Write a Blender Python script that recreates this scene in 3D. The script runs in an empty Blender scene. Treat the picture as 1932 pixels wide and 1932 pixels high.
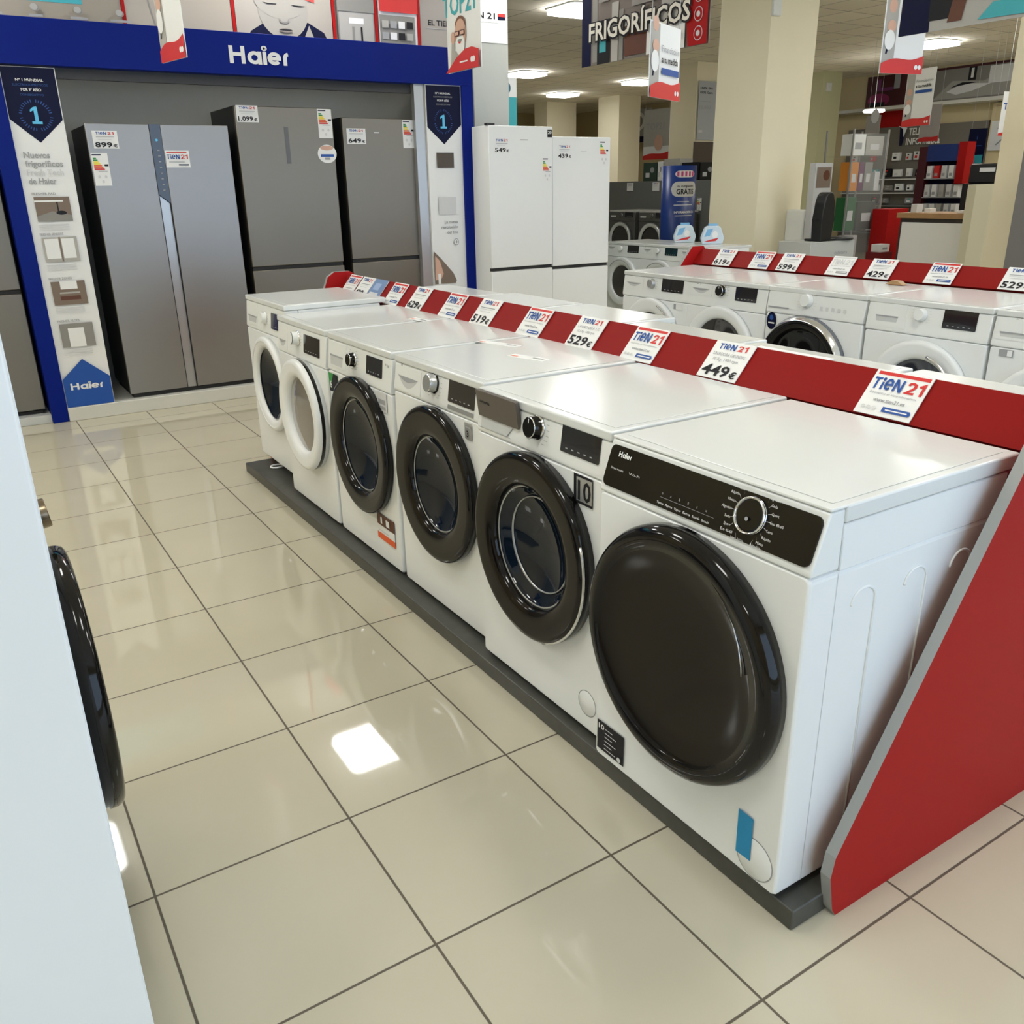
import bpy, bmesh, math, random
from mathutils import Vector, Matrix
random.seed(7)
S = bpy.context.scene
COL = S.collection
PI = math.pi
# ------------------------------------------------------------------ camera
cam_d = bpy.data.cameras.new('camera')
cam = bpy.data.objects.new('camera', cam_d); COL.objects.link(cam)
YAW, PITCH, ROLL, FPX = 0.5621, 0.3591, -0.0187, 1636.0
fwd = Vector((math.sin(YAW)*math.cos(PITCH), math.cos(YAW)*math.cos(PITCH), -math.sin(PITCH)))
rt = Vector((math.cos(YAW), -math.sin(YAW), 0)); up = rt.cross(fwd)
c_, s_ = math.cos(ROLL), math.sin(ROLL)
r2 = c_*rt + s_*up; u2 = -s_*rt + c_*up
mw = Matrix((r2, u2, -fwd)).transposed().to_4x4(); mw.translation = Vector((-1.1906, -0.9010, 1.4302))
cam.matrix_world = mw
cam_d.sensor_width = 36.0; cam_d.lens = FPX/1932*36.0; cam_d.clip_start = 0.02; cam_d.clip_end = 200
S.camera = cam
# ------------------------------------------------------------------ world, exposure, daylight
w = bpy.data.worlds.new('world'); S.world = w; w.use_nodes = True
w.node_tree.nodes['Background'].inputs[0].default_value = (0.62, 0.78, 1.0, 1)
w.node_tree.nodes['Background'].inputs[1].default_value = 1.0
S.view_settings.view_transform = 'Standard'; S.view_settings.look = 'None'
S.view_settings.exposure = 0.08; S.view_settings.gamma = 1.0
S.cycles.use_denoising = True
S.cycles.max_bounces = 8
S.cycles.caustics_reflective = False; S.cycles.caustics_refractive = False
S.cycles.sample_clamp_indirect = 6.0
LAMP = 21.0      # radiance of the ceiling panels
def area(name, loc, rot, sx, sy, power, color):
    l = bpy.data.lights.new(name, 'AREA'); l.shape = 'RECTANGLE'; l.size = sx; l.size_y = sy
    l.energy = power; l.color = color
    o = bpy.data.objects.new(name, l); COL.objects.link(o); o.location = loc; o.rotation_euler = rot
    return o
# daylight through the shop window behind the photographer
area('window_daylight', (2.5, -3.75, 1.55), (PI/2, 0, 0), 10.0, 2.5, 128, (0.55, 0.73, 1.0))

# ------------------------------------------------------------------ materials
MATS = {}
def mat(name, col, rough=0.5, metal=0.0, spec=0.5, coat=0.0, noise=0.0, nscale=20, bump=0.0, bscale=200, emit=None, estr=0, aniso=0, alpha=1.0, trans=0.0):
    if name in MATS: return MATS[name]
    m = bpy.data.materials.new(name); m.use_nodes = True
    nt = m.node_tree; b = nt.nodes['Principled BSDF']
    b.inputs['Base Color'].default_value = (*col, 1)
    b.inputs['Roughness'].default_value = rough; b.inputs['Metallic'].default_value = metal
    b.inputs['Specular IOR Level'].default_value = spec
    b.inputs['Coat Weight'].default_value = coat; b.inputs['Coat Roughness'].default_value = 0.03
    if trans: b.inputs['Transmission Weight'].default_value = trans; b.inputs['IOR'].default_value = 1.1
    if alpha < 1: b.inputs['Alpha'].default_value = alpha
    if emit: b.inputs['Emission Color'].default_value = (*emit, 1); b.inputs['Emission Strength'].default_value = estr
    if noise or bump:
        tc = nt.nodes.new('ShaderNodeTexCoord'); 
        n = nt.nodes.new('ShaderNodeTexNoise'); n.inputs['Scale'].default_value = nscale; n.inputs['Detail'].default_value = 4
        nt.links.new(tc.outputs['Object'], n.inputs['Vector'])
        if noise:
            mx = nt.nodes.new('ShaderNodeMix'); mx.data_type = 'RGBA'
            mx.inputs[6].default_value = (*[c*(1-noise) for c in col], 1); mx.inputs[7].default_value = (*[min(1, c*(1+noise)) for c in col], 1)
            nt.links.new(n.outputs['Fac'], mx.inputs[0]); nt.links.new(mx.outputs[2], b.inputs['Base Color'])
        if bump:
            n2 = nt.nodes.new('ShaderNodeTexNoise'); n2.inputs['Scale'].default_value = bscale
            nt.links.new(tc.outputs['Object'], n2.inputs['Vector'])
            bp = nt.nodes.new('ShaderNodeBump'); bp.inputs['Strength'].default_value = bump; bp.inputs['Distance'].default_value = 0.002
            nt.links.new(n2.outputs['Fac'], bp.inputs['Height']); nt.links.new(bp.outputs['Normal'], b.inputs['Normal'])
    MATS[name] = m
    return m
def srgb(r, g, b):
    f = lambda v: (v/255/12.92) if v/255 <= 0.04045 else ((v/255+0.055)/1.055)**2.4
    return (f(r), f(g), f(b))
ENAM = mat('white_enamel', (0.80, 0.82, 0.81), 0.28, noise=0.01)
ENAM2 = mat('white_plastic', (0.78, 0.80, 0.78), 0.35)
TOPM = mat('white_worktop', (0.69, 0.71, 0.69), 0.16, noise=0.01)
BLK = mat('gloss_black', (0.006, 0.0055, 0.005), 0.06, spec=0.32)
BRN = mat('gloss_dark_brown', (0.006, 0.0043, 0.0032), 0.12, spec=0.27)
GLS = mat('dark_door_glass', (0.004, 0.009, 0.018), 0.04, spec=0.45)
RUB = mat('black_rubber', (0.012, 0.012, 0.012), 0.6)
DRUM = mat('drum_steel', (0.20, 0.22, 0.25), 0.25, metal=0.9)
CHR = mat('chrome', (0.75, 0.76, 0.78), 0.12, metal=1.0)
SILV = mat('silver_plastic', (0.45, 0.46, 0.46), 0.3, metal=0.6)
GRYP = mat('light_grey_plastic', (0.55, 0.57, 0.56), 0.4)
TAUPE = mat('taupe_drawer', (0.115, 0.10, 0.085), 0.35, metal=0.3)
DISP = mat('display_black', (0.012, 0.012, 0.015), 0.1, coat=0.5)
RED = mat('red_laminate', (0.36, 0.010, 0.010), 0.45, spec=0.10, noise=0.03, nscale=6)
REDR = mat('red_rail_dimmed', (0.235, 0.008, 0.007), 0.45, spec=0.10)  # laminate red darkened for the rail: the weaker light there is put into the colour
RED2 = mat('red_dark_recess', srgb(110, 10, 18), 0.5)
EDGE = mat('grey_edge_band', (0.30, 0.31, 0.30), 0.5)
PLAT = mat('grey_stone_laminate', (0.055, 0.055, 0.047), 0.4, noise=0.35, nscale=30)
WHITE = mat('paper_white', (0.80, 0.81, 0.80), 0.5)
PGREY = mat('print_grey', (0.33, 0.34, 0.35), 0.6)
PLG = mat('print_light_grey', (0.62, 0.63, 0.63), 0.6)
PBLK = mat('print_black', (0.015, 0.015, 0.018), 0.5, spec=0.2)
PBLU = mat('print_blue', srgb(25, 75, 150), 0.5)
PNAVY = mat('print_navy', srgb(18, 22, 52), 0.45, spec=0.12)
PRED = mat('print_red', srgb(200, 40, 38), 0.45)
PTEAL = mat('print_teal', srgb(60, 165, 175), 0.5)
PCYAN = mat('print_cyan', srgb(90, 190, 235), 0.5)
PGRN = mat('print_green', srgb(40, 140, 60), 0.5)
PYEL = mat('print_yellow', srgb(235, 215, 60), 0.5)
PORG = mat('print_orange', srgb(220, 90, 35), 0.5)
PBRN = mat('print_brown', srgb(90, 50, 30), 0.5)
SKIN = mat('print_skin', srgb(205, 165, 145), 0.6)
PGSK = mat('print_grey_skin', srgb(170, 168, 162), 0.6)
PGSH = mat('print_grey_soft', srgb(135, 133, 128), 0.6)
PSAND = mat('print_sand', srgb(120, 105, 92), 0.6)
HBLUE = mat('stand_blue', (0.003, 0.014, 0.19), 0.35, spec=0.08, noise=0.03, nscale=3)
HBLUE2 = mat('label_blue', srgb(10, 75, 160), 0.4)
STEEL = mat('brushed_steel', (0.20, 0.18, 0.145), 0.38, metal=0.7, noise=0.03, nscale=3)
STEELB = mat('cool_steel', (0.29, 0.28, 0.265), 0.36, metal=0.7, noise=0.03, nscale=3)
DGREY = mat('dark_grey_cabinet', (0.03, 0.03, 0.03), 0.5)
NICHE = mat('niche_grey', (0.19, 0.19, 0.17), 0.6, noise=0.04)
PLW = mat('platform_white', (0.62, 0.62, 0.57), 0.4)
CREAM = mat('cream_paint', (0.90, 0.83, 0.62), 0.7, noise=0.02, nscale=4, bump=0.15, bscale=60)
FENAM = mat('fridge_enamel', (0.80, 0.81, 0.79), 0.3)
CREAM2 = mat('cream_paint_wall', srgb(205, 190, 150), 0.7, noise=0.03, nscale=2)
GCOL = mat('grey_column_paint', srgb(165, 168, 162), 0.6, noise=0.02)
DKBR = mat('dark_brown_paint', srgb(80, 70, 62), 0.6)
GREYM = mat('graphite_washer', (0.13, 0.13, 0.12), 0.35, metal=0.5)
GPAN = mat('grey_panel', (0.16, 0.165, 0.16), 0.5)
TAPE = mat('blue_tape', srgb(20, 135, 185), 0.5)
WOOD = mat('beech_wood', srgb(165, 130, 90), 0.5, noise=0.15, nscale=12)
MAROON = mat('maroon_panel', srgb(70, 18, 26), 0.5)
SLAT = mat('slatwall_grey', srgb(110, 106, 98), 0.6, noise=0.05)
GLASSC = mat('clear_glass', (0.8, 0.85, 0.83), 0.02, alpha=0.08, spec=0.6)
CTILE = None
LMAT = mat('lamp_glow', (1, 1, 1), 0.5, emit=(1.0, 0.995, 0.965), estr=LAMP)

def nodes_floor():
    m = bpy.data.materials.new('floor_tiles'); m.use_nodes = True; nt = m.node_tree; N = nt.nodes; L = nt.links
    b = N['Principled BSDF']; g = N.new('ShaderNodeNewGeometry'); sp = N.new('ShaderNodeSeparateXYZ'); L.new(g.outputs['Position'], sp.inputs[0])
    def mth(op, a, bb=None):
        n = N.new('ShaderNodeMath'); n.operation = op
        for i, v in enumerate((a, bb)):
            if v is None: continue
            if isinstance(v, (int, float)): n.inputs[i].default_value = v
            else: L.new(v, n.inputs[i])
        return n.outputs[0]
    ds = []
    cells = []
    for ax, off in (('X', -0.1735), ('Y', -0.1318)):
        t = mth('DIVIDE', mth('SUBTRACT', sp.outputs[ax], off), 0.45)
        cells.append(mth('FLOOR', t))
        f = mth('ABSOLUTE', mth('SUBTRACT', mth('FRACT', mth('ADD', t, 0.5)), 0.5))
        ds.append(mth('MULTIPLY', f, 0.45))
    d = mth('MINIMUM', ds[0], ds[1])
    mr = N.new('ShaderNodeMapRange'); L.new(d, mr.inputs[0]); mr.inputs[1].default_value = 0.0022; mr.inputs[2].default_value = 0.0034
    cb = N.new('ShaderNodeCombineXYZ'); L.new(cells[0], cb.inputs[0]); L.new(cells[1], cb.inputs[1])
    wn = N.new('ShaderNodeTexWhiteNoise'); L.new(cb.outputs[0], wn.inputs[0])
    ns = N.new('ShaderNodeTexNoise'); ns.inputs['Scale'].default_value = 3.0; ns.inputs['Detail'].default_value = 6; L.new(g.outputs['Position'], ns.inputs['Vector'])
    a = mth('ADD', mth('MULTIPLY', wn.outputs[0], 0.25), mth('MULTIPLY', ns.outputs['Fac'], 0.75))
    mx = N.new('ShaderNodeMix'); mx.data_type = 'RGBA'; L.new(a, mx.inputs[0])
    mx.inputs[6].default_value = (0.485, 0.445, 0.330, 1); mx.inputs[7].default_value = (0.57, 0.53, 0.405, 1)
    m2 = N.new('ShaderNodeMix'); m2.data_type = 'RGBA'; L.new(mr.outputs[0], m2.inputs[0]); m2.inputs[6].default_value = (0.10, 0.08, 0.055, 1); L.new(mx.outputs[2], m2.inputs[7])
    L.new(m2.outputs[2], b.inputs['Base Color'])
    rr = N.new('ShaderNodeMapRange'); L.new(mr.outputs[0], rr.inputs[0]); rr.inputs[3].default_value = 0.7; rr.inputs[4].default_value = 0.035
    L.new(rr.outputs[0], b.inputs['Roughness']); b.inputs['Specular IOR Level'].default_value = 0.5
    bp = N.new('ShaderNodeBump'); bp.inputs['Strength'].default_value = 0.4; bp.inputs['Distance'].default_value = 0.002; L.new(mr.outputs[0], bp.inputs['Height']); L.new(bp.outputs['Normal'], b.inputs['Normal'])
    return m
def nodes_ceiling():
    m = bpy.data.materials.new('ceiling_tiles'); m.use_nodes = True; nt = m.node_tree; N = nt.nodes; L = nt.links
    b = N['Principled BSDF']; g = N.new('ShaderNodeNewGeometry')
    br = N.new('ShaderNodeTexBrick'); br.offset = 0; br.squash = 1
    br.inputs['Scale'].default_value = 1.0; br.inputs['Brick Width'].default_value = 0.6; br.inputs['Row Height'].default_value = 0.6
    br.inputs['Mortar Size'].default_value = 0.009; br.inputs['Mortar Smooth'].default_value = 0.1
    br.inputs['Color1'].default_value = (0.96, 0.90, 0.77, 1); br.inputs['Color2'].default_value = (0.88, 0.82, 0.70, 1); br.inputs['Mortar'].default_value = (0.45, 0.41, 0.34, 1)
    L.new(g.outputs['Position'], br.inputs['Vector']); L.new(br.outputs['Color'], b.inputs['Base Color']); b.inputs['Roughness'].default_value = 0.85
    return m

# ------------------------------------------------------------------ mesh helpers
class Fr:
    """a flat frame: origin, right, up; normal points to the viewer"""
    def __init__(s, o, R, U):
        s.o = Vector(o); s.R = Vector(R).normalized(); s.U = Vector(U).normalized(); s.N = s.R.cross(s.U)
    def p(s, u, v, n=0): return s.o + s.R*u + s.U*v + s.N*n
    def sub(s, u, v, n=0): return Fr(s.p(u, v, n), s.R, s.U)
    def rot(s, a):
        return Fr(s.o, s.R*math.cos(a)+s.U*math.sin(a), s.U*math.cos(a)-s.R*math.sin(a))
TXT = {}; LAY = {}
def arc_pts(cx, cy, rx, ry, a0, a1, n=18): return [(cx+rx*math.cos(math.radians(a0+(a1-a0)*i/n)), cy+ry*math.sin(math.radians(a0+(a1-a0)*i/n))) for i in range(n+1)]
LOGO = {'Haier': (.205, [[(.11, 0), (.11, 1)], [(.72, 0), (.72, 1)], [(.11, .53), (.72, .53)], arc_pts(1.31, .375, .27, .27, 0, 360, 28), [(1.585, 0), (1.585, .74)], [(1.85, 0), (1.85, .74)], arc_pts(1.85, .93, .05, .05, 0, 360, 10),
                   arc_pts(2.36, .375, .27, .27, 0, 322, 26), [(2.10, .375), (2.72, .375)], [(2.93, 0)]+arc_pts(3.13, .42, .20, .24, 180, 95, 8)]),
        'TieN': (.19, [[(0, .91), (.66, .91)], [(.33, 0), (.33, .91)], [(.90, 0), (.90, .64)], arc_pts(.90, .88, .05, .05, 0, 360, 10), [(1.20, .46), (1.76, .50), (1.72, .74)]+arc_pts(1.47, .50, .27, .40, 40, 315, 20), [(2.06, 0), (2.06, .94), (2.12, .94), (2.60, .06), (2.66, .06), (2.66, 1)]]),
        '21': (.19, [[(.06, .72), (.14, .88), (.32, .92), (.50, .84), (.52, .64), (.40, .42), (.08, .10), (.62, .10)], [(.80, .72), (1.08, .92), (1.08, 0)]])}
def strokes(w_, polys):
    vs = []; fs = []; lay = []
    for li, P_ in enumerate(polys):
        lay += [li]*(2*len(P_))
        n = len(P_); closed = abs(P_[0][0]-P_[-1][0]) < 1e-6 and abs(P_[0][1]-P_[-1][1]) < 1e-6
        b = len(vs)
        for i, (x, y) in enumerate(P_):
            if closed: p0 = P_[i-1] if i else P_[-2]; p1 = P_[i+1] if i < n-1 else P_[1]
            else: p0 = P_[max(i-1, 0)]; p1 = P_[min(i+1, n-1)]
            d0 = Vector((x-p0[0], y-p0[1])); d1 = Vector((p1[0]-x, p1[1]-y))
            if d0.length < 1e-9: d0 = d1
            if d1.length < 1e-9: d1 = d0
            d0.normalize(); d1.normalize(); t = d0+d1
            t = t.normalized() if t.length > 1e-6 else d0
            k = w_/2/max(.5, t.dot(d0))
            vs += [(x-t.y*k, y+t.x*k), (x+t.y*k, y-t.x*k)]
        fs += [(b+2*i, b+2*i+1, b+2*i+3, b+2*i+2) for i in range(n-1)]
    return [(x*.72, y*.72) for x, y in vs], fs, lay
def glyphs(t, bold):
    k = (t, bold)
    if k not in TXT and t in LOGO:
        vs, fs, LAY[t] = strokes(*LOGO[t]); xs = [v[0] for v in vs]; ys = [v[1] for v in vs]; TXT[k] = (vs, fs, min(xs), max(xs), min(ys), max(ys))
    if k not in TXT:
        c = bpy.data.curves.new('t', 'FONT'); c.body = t; c.size = 1; c.resolution_u = 2; c.offset = 0.022 if bold else 0.0
        o = bpy.data.objects.new('t', c); COL.objects.link(o)
        dg = bpy.context.evaluated_depsgraph_get(); me = o.evaluated_get(dg).to_mesh()
        vs = [(v.co.x, v.co.y) for v in me.vertices]; fs = [tuple(p.vertices) for p in me.polygons]
        o.evaluated_get(dg).to_mesh_clear(); bpy.data.objects.remove(o); bpy.data.curves.remove(c)
        if not vs: vs = [(0, 0)]; fs = []
        xs = [v[0] for v in vs]; ys = [v[1] for v in vs]
        TXT[k] = (vs, fs, min(xs), max(xs), min(ys), max(ys))
    return TXT[k]
class M:
    def __init__(s): s.v = []; s.f = []; s.mi = []; s.sm = []; s.m = []; s.dr = {}
    def add(s, vs, fs, m, sm=False, to=None):
        b = len(s.v); s.v += [tuple(v) for v in vs]
        if m not in s.m: s.m.append(m)
        k = s.m.index(m)
        for f in fs:
            if to is not None: s.dr[len(s.f)] = to
            s.f.append(tuple(b+i for i in f)); s.mi.append(k); s.sm.append(sm)
        return s
    def box(s, a, b, m, bev=0.0, seg=2):
        x0, x1 = sorted((a[0], b[0])); y0, y1 = sorted((a[1], b[1])); z0, z1 = sorted((a[2], b[2]))
        vs = [(x, y, z) for x in (x0, x1) for y in (y0, y1) for z in (z0, z1)]
        fs = [(0, 1, 3, 2), (4, 6, 7, 5), (0, 4, 5, 1), (2, 3, 7, 6), (0, 2, 6, 4), (1, 5, 7, 3)]
        if bev: return s.bev(vs, fs, m, bev, seg)
        return s.add(vs, fs, m)
    def bev(s, vs, fs, m, bev, seg=2):
        bm = bmesh.new(); bv = [bm.verts.new(v) for v in vs]
        for f in fs: bm.faces.new([bv[i] for i in f])
        big = set(bm.faces)
        bmesh.ops.bevel(bm, geom=list(bm.edges), offset=bev, segments=seg, profile=0.5, affect='EDGES')
        bm.normal_update(); bm.verts.ensure_lookup_table(); bm.verts.index_update()
        areas = sorted((f.calc_area() for f in bm.faces), reverse=True)
        base = len(s.v); s.v += [tuple(v.co) for v in bm.verts]
        if m not in s.m: s.m.append(m)
        k = s.m.index(m)
        lim = areas[min(len(fs), len(areas))-1]
        for f in bm.faces:
            s.f.append(tuple(base+v.index for v in f.verts)); s.mi.append(k); s.sm.append(f.calc_area() < lim)
        bm.free(); return s
    def prism(s, fr, pts, n0, n1, m, bev=0.0, side=None):
        k = len(pts); vs = [fr.p(x, y, n0) for x, y in pts] + [fr.p(x, y, n1) for x, y in pts]
        fs = [tuple(range(k))[::-1], tuple(range(k, 2*k))]; sd = [(i, (i+1) % k, k+(i+1) % k, k+i) for i in range(k)]
        if bev: return s.bev(vs, fs+sd, m, bev)
        s.add(vs, fs, m); s.add(vs, sd, side or m); return s
    def rbox(s, fr, u0, u1, v0, v1, n0, n1, m, r=0.01, k=4):
        return s.prism(fr, rrect(u0, u1, v0, v1, r, k), n0, n1, m)
    def lathe(s, fr, prof, mats, seg=48, smooth=True, su=1.0, sv=1.0, a0=0, a1=2*PI, cap=False):
        full = abs(a1-a0-2*PI) < 1e-6; nn = seg if full else seg+1
        rings = []
        for r, n in prof:
            rings.append([fr.p(r*su*math.cos(a0+(a1-a0)*i/seg), r*sv*math.sin(a0+(a1-a0)*i/seg), n) for i in range(nn)])
        for j in range(len(prof)-1):
            m = mats[j] if isinstance(mats, (list, tuple)) else mats
            vs = rings[j]+rings[j+1]
            s.add(vs, [(i, (i+1) % nn, nn+(i+1) % nn, nn+i) for i in range(nn if full else nn-1)], m, smooth)
        if cap and full:
            m = mats[-1] if isinstance(mats, (list, tuple)) else mats
            s.add(rings[-1], [tuple(range(nn))], m)
        return s
    def tube(s, pts, r, m, k=8):
        pts = [Vector(p) for p in pts]; rings = []
        for i, p in enumerate(pts):
            d = (pts[min(i+1, len(pts)-1)]-pts[max(i-1, 0)]).normalized()
            a = d.orthogonal().normalized() if i == 0 else (pa - d*pa.dot(d)).normalized()
            pa = a; b = d.cross(a)
            rings.append([p+a*r*math.cos(2*PI*j/k)+b*r*math.sin(2*PI*j/k) for j in range(k)])
        for i in range(len(pts)-1):
            s.add(rings[i]+rings[i+1], [(j, (j+1) % k, k+(j+1) % k, k+j) for j in range(k)], m, True)
        s.add(rings[0], [tuple(range(k))], m); s.add(rings[-1], [tuple(range(k))], m)
        return s
    def text(s, fr, t, u0, v0, h, m, wid=None, n=0.001, bold=True, al='L', skew=0):
        vs, fs, x0, x1, y0, y1 = glyphs(t, bold)
        sy = h/0.72
        sx = sy if wid is None else wid/max(1e-6, x1-x0)
        wt = (x1-x0)*sx; off = {'L': 0, 'C': -wt/2, 'R': -wt}[al]
        lay = LAY.get(t)
        return s.add([fr.p(u0+off+(x-x0)*sx+skew*y*sy, v0+y*sy, n+(lay[i]*h*.012 if lay else 0)) for i, (x, y) in enumerate(vs)], fs, m, to=fr.N)
    def art(s, fr, shapes, n=0.001, dn=0.0006):
        for i, q in enumerate(shapes):
            k = q[0]; nn = n+i*dn
            if k == 'r': _, u0, v0, u1, v1, m = q; s.add([fr.p(u0, v0, nn), fr.p(u1, v0, nn), fr.p(u1, v1, nn), fr.p(u0, v1, nn)], [(0, 1, 2, 3)], m, to=fr.N)
            elif k == 'e':
                _, cu, cv, ru, rv, m = q[:6]; s.add([fr.p(cu+ru*math.cos(2*PI*j/28), cv+rv*math.sin(2*PI*j/28), nn) for j in range(28)], [tuple(range(28))], m, to=fr.N)
            elif k == 'p': s.add([fr.p(u, v, nn) for u, v in q[1]], [tuple(range(len(q[1])))], q[2], to=fr.N)
            elif k == 't': _, t, u, v, h, m, al, wd = q[:8]; s.text(fr, t, u, v, h, m, wd, nn, q[8] if len(q) > 8 else True, al)
        return s
    def build(s, name, parent=None, label=None, cat=None, group=None, kind=None, loc=None, face_to=None):
        me = bpy.data.meshes.new(name); me.from_pydata(s.v, [], s.f)
        for m in s.m: me.materials.append(m)
        me.polygons.foreach_set('material_index', s.mi); me.polygons.foreach_set('use_smooth', s.sm)
        bm = bmesh.new(); bm.from_mesh(me); bm.faces.ensure_lookup_table()
        keep = [(bm.faces[i], d) for i, d in s.dr.items()]; ks = set(f for f, d in keep)
        rest = [f for f in bm.faces if f not in ks]
        bmesh.ops.remove_doubles(bm, verts=list({v for f in rest for v in f.verts}), dist=1e-6)
        rest = [f for f in bm.faces if f not in ks]
        bmesh.ops.recalc_face_normals(bm, faces=rest)
        for f, d in keep:
            if f.is_valid:
                f.normal_update()
                if f.normal.dot(d) < 0: f.normal_flip()
        if face_to is not None:
            for f in bm.faces:
                f.normal_update()
                if f.normal.dot(face_to) < 0: f.normal_flip()
        bm.to_mesh(me); bm.free()
        me.update()
        o = bpy.data.objects.new(name, me); COL.objects.link(o)
        if parent: o.parent = parent
        if loc: o.location = loc
        tag(o, label, cat, group, kind); return o
def tag(o, label=None, cat=None, group=None, kind=None):
    if label: o['label'] = label
    if cat: o['category'] = cat
    if group: o['group'] = group
    if kind: o['kind'] = kind
    return o
def thing(name, label, cat, loc=(0, 0, 0), rz=0, group=None):
    o = bpy.data.objects.new(name, None); COL.objects.link(o); o.location = loc; o.rotation_euler = (0, 0, rz)
    o.empty_display_size = 0.1
    return tag(o, label, cat, group)
def copy_tree(o, parent=None):
    c = o.copy(); COL.objects.link(c); c.parent = parent
    for ch in list(o.children): copy_tree(ch, c)
    return c
def rrect(u0, u1, v0, v1, r, k=4, sides=1):
    pts = []
    for cx, cy, a in ((u1-r, v0+r, -PI/2), (u1-r, v1-r, 0), (u0+r, v1-r, PI/2), (u0+r, v0+r, PI)):
        cor = [(cx+r*math.cos(a+PI/2*i/k), cy+r*math.sin(a+PI/2*i/k)) for i in range(k+1)]
        if pts and sides > 1:
            p = pts[-1]; q = cor[0]; pts += [(p[0]+(q[0]-p[0])*i/sides, p[1]+(q[1]-p[1])*i/sides) for i in range(1, sides)]
        pts += cor
    if sides > 1:
        p = pts[-1]; q = pts[0]; pts += [(p[0]+(q[0]-p[0])*i/sides, p[1]+(q[1]-p[1])*i/sides) for i in range(1, sides)]
    return pts
F0 = Fr((0, 0, 0), (1, 0, 0), (0, 0, 1))     # local frame of things that face -Y
RZ_W = -PI/2      # facing -X (towards the left aisle)
RZ_E = PI/2       # facing +X
# ------------------------------------------------------------------ the setting
def wallbox(name, a, b, m): return M().box(a, b, m).build(name, kind='structure')
CH = 3.4
wallbox('floor', (-5, -4.0, -0.1), (15.6, 24, 0), nodes_floor())
wallbox('ceiling', (-5, -4.0, CH), (15.6, 24, CH+0.1), nodes_ceiling())
wallbox('wall_right', (15.4, -4.0, 0), (15.6, 12.4, CH), CREAM2)
wallbox('wall_right_far', (15.5, 12.4, 0), (15.6, 24, CH), CREAM2)
wallbox('wall_back', (3.2, 22.0, 0), (15.5, 22.2, CH), CREAM2)
wallbox('wall_left', (-5.0, -3.9, 0), (-4.9, 6.5, CH), CREAM2)
wallbox('wall_display', (-5, 6.5, 0), (3.25, 6.7, CH), GCOL)
wallbox('wall_display_end', (3.05, 6.7, 0), (3.25, 22.0, CH), GCOL)
# front of the shop behind the photographer, with its window
m = M(); m.box((-5, -4.0, 0), (-2.6, -3.9, CH), CREAM2); m.box((7.6, -4.0, 0), (15.4, -3.9, CH), CREAM2)
m.box((-2.6, -4.0, 0), (7.6, -3.9, 0.25), CREAM2); m.box((-2.6, -4.0, 2.85), (7.6, -3.9, CH), CREAM2); m.build('wall_front', kind='structure')
m = M()
for x in (-2.6, -0.6, 1.45, 3.5, 5.55, 7.54): m.box((x, -4.0, 0.25), (x+0.06, -3.92, 2.85), SILV)
m.box((-2.6, -4.0, 0.25), (7.6, -3.92, 0.31), SILV); m.box((-2.6, -4.0, 2.79), (7.6, -3.92, 2.85), SILV)
wf = m.build('window_1', kind='structure')

# ceiling lights
def ceiling_light(x, y, label, group=None):
    t = thing('ceiling_light', label, 'ceiling light', (x, y, CH), 0, group)
    D = Fr((0, 0, 0), (1, 0, 0), (0, -1, 0))
    M().prism(D, rrect(-0.31, 0.31, -0.31, 0.31, 0.09, 6), 0.0, 0.018, ENAM2).build('lamp_housing', t)
    M().prism(D, rrect(-0.29, 0.29, -0.29, 0.29, 0.08, 6), 0.0181, 0.065, LMAT).build('diffuser', t, label='glowing diffuser')
    return t
VIS = {(5.8, 8.5): 'square ceiling light half hidden behind the refrigerators banner, nearest to the camera',
       (8.7, 14.0): 'square ceiling light just right of the grey column, the largest one lit in view',
       (11.6, 16.9): 'square ceiling light below and right of the one beside the grey column',
       (11.6, 14.2): 'square ceiling light partly behind the small financing banner',
       (12.4, 8.25): 'square ceiling light beside the blue edged banner at the top right'}
for (x, y), lb in VIS.items(): ceiling_light(x, y, lb)
t = thing('pendant_lamp', 'small distant glowing lamp hanging in front of the purple poster', 'lamp', (13.0, 9.62, 2.52))
M().lathe(Fr((0, 0, 0), (1, 0, 0), (0, 1, 0)), [(0, 0), (.16, .0), (.18, .02), (.17, .045), (0, .05)], mat('lamp_glow_soft', (1, 1, 1), .5, emit=(1, .97, .9), estr=8), 28).build('glowing_disc', t)
M().tube([(0, 0, .05), (0, 0, CH-2.52)], .004, GRYP, 6).build('lamp_cord', t)
for x, y in [(1.27, 5.5), (-1.2, 5.42), (3.5, 5.55), (-3.6, 6.0), (-1.2, 2.7), (3.6, 2.7), (6.0, 2.7), (-1.2, 0), (1.27, 0.1), (3.6, 0), (6.0, 0),
             (-3.6, 4.0), (-3.6, 1.0), (-3.6, -2.0), (9, 2.7), (9, -0.3), (12, 2.7), (12.4, 5.4), (9.2, 5.4)]:
    ceiling_light(x, y, 'square white ceiling light overhead, outside the picture', 'ceiling lights above the picture')

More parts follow.
